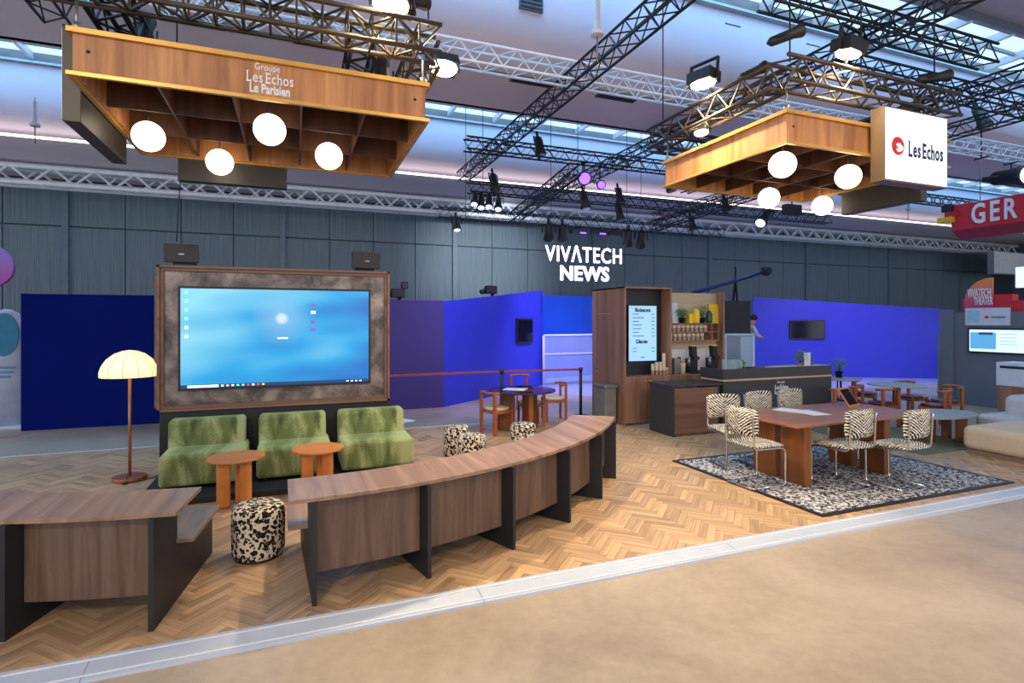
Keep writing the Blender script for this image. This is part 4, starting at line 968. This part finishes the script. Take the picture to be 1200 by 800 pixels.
def lightbox(label, a, b, side=M_FIN, face=None, fa=None):
    t = thing('lightbox_sign', label, 'sign', (0,0,0)); a, b = Vector(a), Vector(b)
    box(a, b).build('casing', side, t, .004)
    if face == '-y': box((a.x+.02, a.y-.006, a.z+.02), (b.x-.02, a.y, b.z-.02)).build('lit_face', M_SIGNW, t)
    if face == '-x': box((a.x-.006, a.y+.02, a.z+.02), (a.x, b.y-.02, b.z-.02)).build('lit_face', M_SIGNW, t)
    if face == '+x': box((b.x, a.y+.02, a.z+.02), (b.x+.006, b.y-.02, b.z-.02)).build('lit_face', M_SIGNW, t)
    if face == '+y': box((a.x+.02, b.y, a.z+.02), (b.x-.02, b.y+.006, b.z-.02)).build('lit_face', M_SIGNW, t)
    return t
M_DKSIDE = plain('dark_bronze_casing', (74,68,62), .45, .4, .05)
lightbox('dark box sign on the left side of the wide canopy', (-1.79, 5.62, 3.70), (-1.66, 6.98, 4.50), M_DKSIDE, '-x')
lightbox('dark box sign on the back of the wide canopy', (-1.28, 7.51, 3.70), (-.09, 7.64, 4.45), M_DKSIDE, '+y')
lightbox('dark box sign on the right side of the smaller canopy', (7.67, 4.83, 3.63), (7.79, 5.97, 4.42), M_DKSIDE, '+x')
sg = lightbox('bright white lightbox lettered Les Echos on the smaller canopy', (6.2, 4.30, 3.63), (7.31, 4.46, 4.48), M_SIGNSIDE, '-y')
serif_text('Les Echos', 'lettering', plain('navy_ink', (22,34,56), .6), sg, (6.90, 4.292, 4.03), .62, .185, bold=.024)
mr_ = plain('emblem_red', (222,44,44), .5)
em = MB().lathe([(.105, -.002), (.105, .002)], n=32).build('emblem', mr_, sg, loc=(6.42, 4.292, 4.04), rot=(R(90), 0, 0))
mw_ = M_SIGNW
head = [(-.07,.03),(-.03,.06),(.0,.05),(.02,.065),(.035,.03),(.07,.02),(.075,-.02),(.055,-.06),(.03,-.045),(.02,-.075),(-.02,-.08),(-.05,-.06),(-.06,-.03),(-.02,-.035),(-.01,-.01),(-.05,.0),(-.03,.015)]
MB().prism([(x*.82+.02, y*.72-.01) for x, y in head], .002, .004).build('emblem_figure', glow('emblem_white', (246,248,255), .62), em)

# ------------------------------------------------------------ trusses
def truss(label, p0, p1, s=.26, m=M_TRUSS, rc=.021, rb=.011, grp=None, step=None, vertical=False, rungs=False, hang=True):
    p0, p1 = Vector(p0), Vector(p1); L = (p1-p0).length; d = (p1-p0).normalized()
    t = bpy.data.objects.new('lighting_truss', None); COL.objects.link(t); t.location = p0; t.rotation_euler = d.to_track_quat('X', 'Z').to_euler(); tag(t, label, 'truss', grp)
    h = s/2; cs = [(-h, -h), (h, -h), (h, h), (-h, h)]
    for y, z in cs: MB().tube([(0, y, z), (L, y, z)], rc, 6).build('chord', m, t)
    mb = MB(); n_ = max(2, int(round(L/(step or s*.8)))); st = L/n_
    for f in range(4):
        a, b_ = cs[f], cs[(f+1) % 4]
        for i in range(n_):
            u, v = (a, b_) if (i+f) % 2 == 0 else (b_, a)
            mb.tube([(i*st, u[0], u[1]), ((i+1)*st, v[0], v[1])], rb, 4, False)
            if rungs: mb.tube([(i*st, a[0], a[1]), (i*st, b_[0], b_[1])], rb, 4, False)
    mb.build('bracing', m, t); return t
def cable(x, y, z0, z1, lab, m=None): tag(MB().tube([(x, y, z0), (x, y, z1)], .009, 5).build('suspension_cable', m or M_BLACK), lab, 'cable')
truss('white aluminium truss along the top of the back wall', (-22, 20, onY(600, 249, 20).z), (40, 20, onY(600, 249, 20).z), .46, M_WTRUSS, .085, .045, step=.5)
zt = 6.05; y_ = 8.35
truss('white aluminium truss crossing the ceiling above the wide canopy', (-8, y_, zt+.15), (30, y_, zt+.15), .30, M_WTRUSS, .022, .010)
truss('long diagonal black truss running up to the top middle of the photo', (4.42, 3.2, 6.1), (4.42, 15.2, 6.1), .27)
truss('diagonal black truss passing behind the smaller canopy', (7.7, 3.8, 6.1), (7.7, 17.6, 6.1), .27)
zz_ = 6.05; truss('black truss crossing behind the two diagonal trusses', (3.6, 12.1, zz_), (22, 12.1, zz_), .27)
truss('black truss crossing to the right behind the right floodlight', (8.0, 6.2, 6.05), (22, 6.2, 6.05), .27)
truss('thick black truss cut off by the top edge at upper right', (5.8, 5.6, 6.35), (10.55, 5.6, 6.35), .29, rc=.024)
truss('black truss at the far upper right, below the crossing one', (13, 6, 6.05), (13, 18, 6.05), .27)
truss('black truss rising to the right edge of the photo', (11.2, 4, 6.1), (11.2, 14, 6.1), .27)
p = onY(549, 219, 13.7); truss('black back truss carrying four small spotlights', (p.x, 13.7, p.z), (17, 13.7, p.z), .26)
zb_ = p.z
p = onY(512, 249, 14.6); q = onY(848, 283, 14.6); truss('lowest black truss above the lit letters', (p.x, 14.6, p.z), (q.x, 14.6, p.z), .26, rc=.018, rb=.008)
zl_ = p.z
truss('short dark truss joining the two back trusses', (onY(610, 240, 14.6).x, 11.3, (zl_+zb_)/2+.3), (onY(602, 240, 14.6).x, 14.6, zl_), .26)
truss('dark truss slanting from the back truss behind the smaller canopy', (8.8+1.6, 9.6, 5.2), (8.8+1.6, 14.6, 4.95), .26)
truss('small black truss at the far upper left corner', (-2.9, 5.3, 6.1), (-2.9, 9.0, 6.1), .3)
cable(-2.77, 6.5, 6.0, 6.6, 'short cable holding the small black truss at the far upper left')
# frames over the canopies
fz = 4.72
gL, gR = 'truss frame over the wide canopy', 'truss frame over the smaller canopy'
truss('front truss directly above the wide canopy', (LX0-.3, LY0, fz), (1.30, LY0, fz), .26, M_WARMLIT, .025, .012, gL, rungs=True)
truss('left truss running back above the wide canopy', (-1.45, LY0+.2, fz), (-1.45, 8.2, fz), .26, M_TRUSS, .024, .012, gL)
truss('right truss running back above the wide canopy', (1.22, LY0+.2, fz), (1.22, 8.2, fz), .26, M_WARMLIT, .024, .012, gL)
truss('middle cross truss above the wide canopy', (.62, LY0+.2, fz), (.62, 8.2, fz), .24, M_TRUSS, .02, .012, gL)
truss('rear truss hidden behind the wide canopy', (-1.3, 8.3, fz), (1.2, 8.3, fz), .26, M_TRUSS, .024, .012, gL)
truss('left truss directly above the smaller canopy', (4.98, 4.62, fz), (4.98, 6.9, fz), .26, M_WARMLIT, .024, .012, gR)
truss('front truss directly above the smaller canopy', (4.83, 4.50, fz), (7.7, 4.50, fz), .26, M_WARMLIT, .024, .012, gR)
truss('rear truss above the smaller canopy', (5.0, 6.9, fz), (7.7, 6.9, fz), .26, M_TRUSS, .024, .012, gR)
truss('right truss above the smaller canopy', (7.6, 4.66, fz), (7.6, 6.74, fz), .26, M_TRUSS, .024, .012, gR)
for x, y, z0, lab in ((4.98, 6.7, 4.85, 'hanging cable at the far left corner of the smaller canopy'), (5.0, 4.5, 4.85, 'hanging cable at the near corner of the smaller canopy'), (6.1, 4.5, 4.85, 'hanging cable in the middle of the smaller canopy front'),
                      (7.4, 4.5, 4.85, 'hanging cable above the white lightbox'), (1.2, 5.27, 4.85, 'hanging cable at the right end of the wide canopy truss'), (-1.2, 7.0, 4.85, 'hanging cable at the left of the wide canopy')):
    cable(x, y, z0, 8.4 if 3.6 < y < 7.2 or y == 7.0 else 6.6, lab)

for x, y, z0, lab in ((4.6, 13.83, zb_-.13, 'thin suspension cable at the left end of the back truss'), (9.5, 13.83, zb_-.13, 'thin suspension cable in the middle of the back truss'),
                      (4.4, 14.73, zl_-.13, 'thin suspension cable at the left end of the lowest truss'), (7.0, 14.73, zl_-.13, 'thin suspension cable above the lit letters'), (9.6, 14.73, zl_-.13, 'thin suspension cable right of the lit letters'),
                      (onY(610, 240, 14.6).x+.13, 11.42, (zl_+zb_)/2+.1, 'thin suspension cable at the near end of the short joining truss')):
    cable(x, y, z0, 8.5, lab)
# ------------------------------------------------------------ lamps on the trusses
def place(px, py, z):
    D = (z-CAM_H)*FPX/(HORY-py); L = (px-600)*D/FPX; return Vector((D*fx+L*rx, D*fy+L*ry, z))
def flood(p, aimp, energy, lab, s=1.0, arm=None):
    t = bpy.data.objects.new('floodlight', None); COL.objects.link(t); t.location = p; t.rotation_euler = aim_rot(p, aimp); tag(t, lab, 'floodlight', 'warm floodlights')
    box((-.17*s, -.12*s, 0), (.17*s, .12*s, .14*s)).build('housing', M_BLACK, t, .01)
    MB().lathe([(.15*s, -.02), (.165*s, 0)], n=28, sy=.68).build('lens', M_FLOOD, t)
    MB().box((-.2*s, -.02, -.0), (-.18*s, .02, .28*s)).box((.18*s, -.02, 0), (.2*s, .02, .28*s)).box((-.2*s, -.02, .26*s), (.2*s, .02, .28*s)).build('yoke', M_BLACK, t)
    if arm: MB().tube([(0,0,.1*s), t.rotation_euler.to_matrix().inverted()@(Vector(arm)-p)], .018, 6).build('mounting_arm', M_BLACK, t)
    light('SPOT', 'flood_beam', (0, 0, -.04), (0, 0, 0), energy, (1, .80, .52), .12, spot=R(155), blend=.8, parent=t)
flood(place(458, 6, 5.0), (0.3, 2.2, .8), 420, 'glaring floodlight on top of the wide canopy truss at the top edge')
flood(place(520, 80, 5.0), (1.9, 3.6, 0), 480, 'glaring floodlight just right of the wide canopy', 1.0, (1.33, 6.3, 4.83))
flood(place(824, 98, 4.98), (4.2, 5.4, 0), 500, 'glaring floodlight on the left truss of the smaller canopy', 1.0, (4.87, 5.5, 4.84))
flood(place(994, 63, 5.0), (5.6, 5.0, 0), 400, 'glaring floodlight above the front truss of the smaller canopy', 1.0, (5.7, 4.4, 4.84))
flood(place(822, 155, 4.55), (4.0, 5.6, 0), 60, 'small twin floodlight below the left truss of the smaller canopy', .6, (5.1, 5.9, 4.62))
def spot_fix(px, py, z, lab, aimd=(0, -.4, -1), s=1.0, lens=M_COOL, grp='stage spotlights', body=M_BLACK, p=None, long=.38, hang=None, top=None):
    p = p or place(px, py, z); t = bpy.data.objects.new('stage_spotlight', None); COL.objects.link(t); t.location = p; t.rotation_euler = aim_rot((0,0,0), aimd); tag(t, lab, 'spotlight', grp)
    MB().lathe([(.11*s, 0), (.12*s, .03*s), (.09*s, .16*s), (.08*s, long*s), (.04*s, long*s+.03)], (0,0,-long*s/2), 16).build('can', body, t)
    MB().cyl((0,0,0), .09*s, -long*s/2-.008, -long*s/2, 16).build('lens', lens, t)
    MB().tube([(-.14*s,0,0), (-.14*s,0,.2*s), (.14*s,0,.2*s), (.14*s,0,0)], .015*s, 6).build('yoke', M_BLACK, t)
    MB().tube([(0,0,.2*s), (0,0,(hang or .34)*s)], .03*s, 6).build('clamp', M_BLACK, t)
    if top:
        Mi = t.rotation_euler.to_matrix().inverted(); MB().tube([(0,0,0), Mi@Vector((0, 0, top-.13-p.z))], .018, 6).tube([Mi@Vector((0, -.16, top-.13-p.z)), Mi@Vector((0, .16, top-.13-p.z))], .022, 6).build('drop_rod', M_BLACK, t)
spot_fix(170, 35, 4.85, 'dark moving head above the left end of the wide canopy', (0,.4,1), .75, M_STEEL)
spot_fix(447, 82, 4.75, 'small moving head at the right behind the wide canopy', (0,.3,1), .9, M_STEEL)
spot_fix(468, 10, 5.15, 'large black fixture above the right corner of the wide canopy truss', (1,-.3,.2), .8, M_STEEL)
spot_fix(488, 2, 5.3, 'second black fixture at the top edge right of the large one', (1,.3,.3), .7, M_STEEL)
spot_fix(922, 42, 5.1, 'long black profile spotlight tilted up at the near corner of the smaller canopy truss', (.9,-.5,.35), .62, M_FIN, long=.55)
spot_fix(1095, 91, 5.0, 'long black profile spotlight tilted up above the white lightbox', (.95,-.4,.15), .62, M_FIN, long=.6)
spot_fix(884, 84, 4.98, 'dark fixture lying on the left truss of the smaller canopy', (.3,-.9,.1), .6, M_FIN, long=.5)
for i, (px, py, lab) in enumerate(((556, 233, 'first from left of four small spotlights on the back truss'), (564, 237, 'second from left of four small spotlights on the back truss'), (573, 236, 'third from left of four small spotlights on the back truss'), (584, 239, 'fourth from left of four small spotlights on the back truss'))):
    p = onY(px, py, 13.7); spot_fix(0, 0, 0, lab, (-.2, -.5, -1), .95, M_COOL, p=p, top=zb_)
p = onY(535, 262, 14.6); spot_fix(0, 0, 0, 'lone spotlight hanging at the left end of the lowest truss', (0,-.3,-1), 1.0, M_COOL, p=p, top=zl_)
for px, py, lab in ((643, 272, 'first black spotlight above the lit letters'), (659, 273, 'second black spotlight above the lit letters'), (736, 279, 'spotlight third from left above the lit letters'), (751, 281, 'spotlight right of the three others above the lit letters')):
    p = onY(px, py, 14.6); spot_fix(0, 0, 0, lab, (.3, .6, -1), 1.3, M_COOL if px > 700 else M_STEEL, p=p, top=zl_)
for px, py, lab in ((678, 272, 'violet glowing bar light left of two above the letters'), (701, 273, 'violet glowing bar light right of two above the letters')):
    p = onY(px, py, 14.6); t = thing('wash_light', lab, 'stage light', p, 0, 'violet wash lights'); box((-.25, -.1, -.06), (.25, .1, .08)).build('housing', M_BLACK, t, .01); box((-.0, -.11, -.05), (.2, -.1, -.01)).build('lens', M_VIOL, t)
    MB().tube([(0,0,.08), (0,0,zl_-.12-p.z)], .02, 6).box((-.02, -.16, zl_-.15-p.z), (.02, .16, zl_-.11-p.z)).build('clamp', M_BLACK, t)
p = onY(721, 274, 14.5); t = thing('wash_light', 'unlit bar light above the letter H', 'stage light', p, 0); box((-.22, -.1, -.06), (.22, .1, .08)).build('housing', M_BLACK, t, .01); MB().tube([(0,0,.08), (0,0,zl_-.12-p.z)], .02, 6).box((-.02, -.16, zl_-.15-p.z), (.02, .16, zl_-.11-p.z)).build('clamp', M_BLACK, t)
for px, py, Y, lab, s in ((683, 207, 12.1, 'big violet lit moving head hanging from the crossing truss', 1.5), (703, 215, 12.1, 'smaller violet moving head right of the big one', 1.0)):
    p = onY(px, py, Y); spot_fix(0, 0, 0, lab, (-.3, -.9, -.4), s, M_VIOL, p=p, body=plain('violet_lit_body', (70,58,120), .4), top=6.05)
for px, py, Y, lab in ((685, 235, 12.1, 'dark moving head pointing down under the violet one'), (632, 172, 12.1, 'dark fixture on the crossing truss beside the long diagonal one'), (785, 215, 12.1, 'dark pointed fixture at the left corner of the smaller canopy'),
                       (726, 230, 13.7, 'dark fixture on the back truss right of the violet lights, upper'), (726, 250, 13.7, 'dark fixture hanging below the back truss right of the violet lights'), (850, 240, 13.7, 'dark fixture behind the lower left corner of the smaller canopy'),
                       (811, 262, 14.6, 'bluish fixture at the right end of the lowest truss'), (579, 214, 13.7, 'dark fixture at the end of the long diagonal truss')):
    spot_fix(0, 0, 0, lab, (.1, -.2, -1), 1.15, M_STEEL, p=onY(px, py, Y), top=6.05 if Y == 12.1 else (zb_ if Y < 13.75 else zl_))
spot_fix(0, 0, 0, 'spotlight with a white lens below the globe lamp of the smaller canopy', (-.8, -.3, -.7), 1.5, M_COOL, p=onY(895, 255, 12.1), top=6.05)
p = onY(928, 246, 12.1); tag(box((-.3, -.1, -.15), (.3, .1, .15)).box((-.02, -.02, .15), (.02, .02, 6.0-p.z)).build('projector_box', M_BLACK, loc=p, bevel=.02), 'dark box fixture hanging between two globe lamps of the smaller canopy', 'stage light')
spot_fix(0, 0, 0, 'lit theatre spotlight with barn doors near the right edge', (-.3, -1, -.15), 2.2, glow('theatre_lens', (255,250,240), 6), p=onY(1185, 207, 8.35), top=6.1)
spot_fix(0, 0, 0, 'dark fixture on the rising truss right of the white lightbox', (0, -.4, -1), 1.4, M_STEEL, p=onY(1150, 138, 8.35), top=6.1)
# back lettering
t = thing('hanging_letters', 'glowing white letters reading VIVATECH NEWS on the back wall', 'sign', (0, 0, 0))
YL = 14.9; pc = onY(685, 300, YL); W1 = onY(730, 300, YL).x-onY(641, 300, YL).x
text('VIV\u039bTECH', .72, 'lettering', M_LETTER, t, (pc.x, YL, onY(685, 298, YL).z), bold=.004, depth=.02, w=W1, h=.50, space=1.12)
text('NEWS', .72, 'lettering', M_LETTER, t, (pc.x+.02, YL, onY(685, 320.5, YL).z), bold=.018, depth=.02, w=W1*.64, h=.45, space=1.06)
for x in (-.8, .8): MB().tube([(pc.x+x, YL, onY(685, 296, YL).z+.2), (pc.x+x, 14.73, zl_-.13)], .008, 5).build('wire', M_STEEL, t)

# camera crane
pJ = [onY(px, py, 15.5) for px, py in ((812, 343), (862, 329), (898, 317))]
t = thing('camera_crane', 'long blue-black camera crane arm on a tripod behind the bar wall', 'camera crane', (0, 0, 0))
MB().tube([pJ[0], pJ[1], pJ[2]], .07, 8).build('arm', plain('crane_blue', (30,42,84), .4), t); MB().ball(pJ[2], .2, 12, 8).build('camera_head', M_BLACK, t)
MB().tube([pJ[1]+Vector((0,0,.5)), pJ[1]], .03, 6).tube([pJ[1], pJ[1]+Vector((-.5,0,-2.9))], .04, 6).tube([pJ[1], pJ[1]+Vector((.5,.2,-2.9))], .04, 6).tube([pJ[1], pJ[1]+Vector((.0,.5,-2.9))], .04, 6).build('tripod', M_BLACK, t)
for px, py, lab in ((468, 345, 'black camera rig peeking over the dark purple wall'), (577, 341, 'small black camera over the angled cobalt wall')):
    p = onY(px, py, 14.8 if px < 500 else 15.8); t = thing('video_camera', lab, 'camera', p)
    box((-.22, -.12, -.08), (.12, .12, .16)).build('body', M_BLACK, t, .02); MB().tube([(-.2,0,.02), (-.38,0,-.04)], .07, 10).build('lens', M_FIN, t); MB().tube([(0,0,-.08), (0,0,-p.z-.03)], .05, 6).build('pedestal', M_BLACK, t)
    box((.05, -.1, .16), (.22, .1, .34)).build('viewfinder', M_FIN, t, .02) if px < 500 else None

# ------------------------------------------------------------ right side: grey stand and signs
GX = 15.5
ga, gb = onX(1118, 400, GX), onX(1240, 400, GX)
t = thing('grey_stand_wall', 'dark grey stand wall with a screen at the right edge', 'partition wall', (0, 0, 0))
box((GX, gb.y, -.04), (GX+.15, ga.y, onX(1118, 366, GX).z)).build('panel', M_GREYW, t); box((GX-.06, ga.y-.02, -.04), (GX+.2, ga.y+.3, onX(1116, 363, GX).z)).build('pillar', M_GREYW, t)
box((GX-.08, ga.y+.28, -.04), (GX+.1, ga.y+.34, onX(1118, 364, GX).z-.6)).build('edge_profile', M_STEEL, t)
def panelX(X, px0, px1, py0, py1, m, th=.05):
    a = onX(px0, py0, X); b_ = onX(px1, py0, X); z0 = onX(px0, py1, X).z
    return (X, b_.y, z0), (X+th, a.y, a.z)
def addX(name, m, parent, *a, th=.05): p_, q_ = panelX(*a, m, th); return box(p_, q_).build(name, m, parent)
ts = thing('stand_screen', 'lit wide screen on the dark grey stand wall', 'screen', (0, 0, 0))
addX('bezel', M_BLACK, ts, GX-.06, 1134, 1215, 384, 413); addX('display', glow('screen_white', (196,226,240), .8), ts, GX-.07, 1136, 1214, 386, 411, th=.01)
addX('picture', glow('screen_picture', (84,150,190), .7), ts, GX-.08, 1137, 1167, 389, 408, th=.01); addX('picture_detail', glow('screen_dark', (40,70,100), .5), ts, GX-.09, 1147, 1163, 389, 392, th=.01)
for i in range(4): addX('text_line', glow('screen_grey', (150,180,200), .6), ts, GX-.08, 1172, 1192, 391+i*4, 392+i*4, th=.01)
ts = thing('white_sign_panel', 'white sign board with a pale blue map above the stand screen', 'sign', (0, 0, 0))
addX('board', M_WHITE, ts, GX-.06, 1131, 1183, 361, 381); addX('map', plain('map_blue', (160,200,226), .6), ts, GX-.07, 1134, 1147, 364, 377, th=.01); addX('red_dot', M_RED, ts, GX-.07, 1154, 1158, 370, 373, th=.01); addX('text_line', M_STEEL, ts, GX-.07, 1161, 1178, 370.5, 372.5, th=.01)
for i, (a, lab) in enumerate((((GX+.21, 1128, 1163, 350, 370), 'dark red block left, behind the white sign board'), ((GX+.21, 1165, 1186, 345, 353), 'red block beside the theatre sign'), ((GX+.21, 1182, 1215, 352, 372), 'red block at the right edge above the stand screen'), ((GX+.21, 1163.2, 1182, 353, 370), 'middle dark red block on top of the stand wall behind the white sign board'))):
    p_, q_ = panelX(*a, None, .25); tag(box(p_, q_).build('red_block', M_RED), lab, 'panel')
ts = thing('theatre_sign', 'orange and pink rounded sign lettered VIVATECH THEATER', 'sign', (0, 0, 0))
def grad(name, c1, c2, axis=2, s=1):
    m, nt, b = base(name); v = coords(nt, 'Generated'); sp = N(nt, 'ShaderNodeSeparateXYZ'); nt.links.new(v, sp.inputs[0]); nt.links.new(ramp(nt, sp.outputs[axis], [(0, lin(c1)), (1, lin(c2))]), b.inputs['Base Color']); b.inputs['Roughness'].default_value = .5; return m
SX = GX+.152
a = onX(1130, 327, SX); b_ = onX(1163, 327, SX); z0 = onX(1130, 364, SX).z; rr = .58
pts = [(a.y, z0), (b_.y, z0), (b_.y, a.z)]+[(a.y-rr+rr*math.cos(R(90-k*15)), a.z-rr+rr*math.sin(R(90-k*15))) for k in range(7)]
vs = [Vector((SX+dx, y, z)) for dx in (0, .05) for y, z in pts]; n_ = len(pts)
MB().add(vs, [tuple(range(n_)), tuple(range(2*n_-1, n_-1, -1))]+[(i, n_+i, n_+(i+1) % n_, (i+1) % n_) for i in range(n_)]).build('board', grad('orange_pink', (190,50,120), (240,140,60)), ts); None
wv = abs(a.y-b_.y)
text('VIVATECH', .5, 'lettering', M_PAPER, ts, (SX-.02, (a.y+b_.y)/2-.03, onX(1147, 343, SX).z), (R(90), 0, R(-90)), .006, .01, w=wv*.82, h=.21); text('THEATER', .5, 'lettering', M_PAPER, ts, (SX-.02, (a.y+b_.y)/2-.12, onX(1147, 352.5, SX).z), (R(90), 0, R(-90)), .006, .01, w=wv*.66, h=.19)
# red hanging sign
RX = 17.5
ts = thing('red_hanging_sign', 'red hanging banner sign lettered GER with yellow tab at right', 'sign', (0, 0, 0))
a = onX(1115, 241, RX); z0 = onX(1112, 277, RX).z; yb = onX(1290, 240, RX).y
box((RX, yb, z0+.15), (RX+.8, a.y, a.z)).build('beam', M_RED, ts); MB().hexa([(RX,yb,z0+.15), (RX,a.y,z0+.15), (RX+.4,a.y,z0-.08), (RX+.4,yb,z0-.08)], (.4,0,.02)).build('underside', plain('dark_red', (150,28,40), .5), ts)
addX('yellow_tab', M_YEL, ts, RX-.15, 1098, 1115, 256, 262, th=.2); addX('dark_tab', M_FIN, ts, RX-.1, 1103, 1115, 241, 249, th=.2); addX('red_tab', M_RED, ts, RX-.12, 1107, 1121, 249, 255, th=.2)
yc = onX(1139, 250, RX).y
yc2 = onX(1193, 250, RX).y; text('GER', .88, 'lettering', M_PAPER, ts, (RX-.02, (yc+yc2)/2, onX(1165, 247, RX).z), (R(90), 0, R(-90)), .02, .01, space=1.3, w=abs(yc-yc2), h=.56)
for y in (a.y-.5, a.y-3): MB().tube([(RX+.4, y, a.z), (RX+.4, y, 8.3)], .01, 5).build('hanger', M_STEEL, ts)
# reception unit
t = thing('white_cabinet', 'white letterbox cabinet on a dark wooden stand at the right edge', 'cabinet', (13.2, 0, 0))
a = onX(1167, 424, 13.2); b_ = onX(1230, 424, 13.2); zc_ = onX(1167, 451, 13.2).z
box((0, b_.y, zc_), (.6, a.y, a.z)).build('body', M_WHITE, t, .01); box((.02, b_.y, -.04), (.55, a.y-.02, zc_)).build('stand', M_CAB, t); s_ = onX(1172, 428, 13.2); box((-.01, b_.y+.3, onX(1172, 431, 13.2).z), (0, s_.y, s_.z)).build('slot', M_FIN, t)
p = at(1113, 443, -.04); tag(box((-.25, -.1, 0), (.25, .1, 1.1)).build('white_plinth', M_WHITE, loc=(p.x-.6, p.y-1.2, -.04)), 'pale plinth at the end of the long cobalt wall', 'plinth')
p_, q_ = panelX(19, 1190, 1240, 313, 337, None, .2); tag(box(p_, q_).build('pale_hanging_sign', glow('pale_sign', (214,226,240), .7)), 'pale lit sign cut off by the right edge', 'sign')
# duct
t = thing('air_duct', 'silver air duct under the ceiling at the far right', 'duct', (0, 0, 0))
d0 = onY(1165, 305, 19); MB().prism([(0,0),(1.2,-.0),(6,-.0),(6,.6),(.5,.6)], -.7, .5).build('duct_body', M_WTRUSS, t, loc=d0)
# ------------------------------------------------------------ left side: banners
t = thing('round_sign', 'magenta and violet round sign cut off by the left edge', 'sign', (0, 0, 0))
pc = onY(-15, 312, 12.6); rr = (onY(17, 312, 12.6)-pc).length
MB().lathe([(rr, -.05), (rr, .05)], n=48).build('disc', grad('magenta_violet', (170,30,140), (130,130,210), 1), t, loc=pc, rot=(R(90), 0, 0)); text('H', .5, 'lettering', M_PAPER, t, (pc.x+rr*.52-.22, 12.53, pc.z+.08), bold=.01)
MB().tube([(pc.x, 12.6, pc.z+rr), (pc.x, 12.6, 6.6)], .01, 5).build('hanger', M_STEEL, t)
bp = at(8, 500, -.04)
t = thing('tower_banner', 'tall pale grey banner with a blue oval at the left edge', 'banner', (bp.x, bp.y, -.04), -.1)
zt_ = onY(8, 362, bp.y).z+.04
MB().lathe([(.28, 0), (.28, zt_-.3), (.2, zt_-.08), (.05, zt_)], n=24, sx=1, sy=.35).build('banner', plain('banner_grey', (178,184,204), .6), t)
MB().lathe([(.24, -.006), (.24, .006)], n=32, sy=1.75).build('oval', plain('oval_blue', (40,120,150), .6), t, loc=(-.0, -.10, zt_-.5), rot=(R(90), 0, 0))
MB().hexa([(-.36,-.25,0), (.42,-.25,0), (.36,.25,0), (-.3,.25,0)], (0,0,.04)).build('foot', M_WHITE, t); 
for i in range(3): box((-.16, -.105, zt_-1.16-i*.09), (.2-.04*i, -.098, zt_-1.12-i*.09)).build('text_line', plain('banner_text', (90,130,160), .6) if i == 0 else bpy.data.materials['banner_text'], t)
p = at(22, 494, -.04); tag(box((-.04, 0, 0), (.05, .3, 1.4)).build('white_board', M_WHITE, loc=(p.x, p.y, -.04)), 'white boards leaning between the banner and the navy wall', 'board')
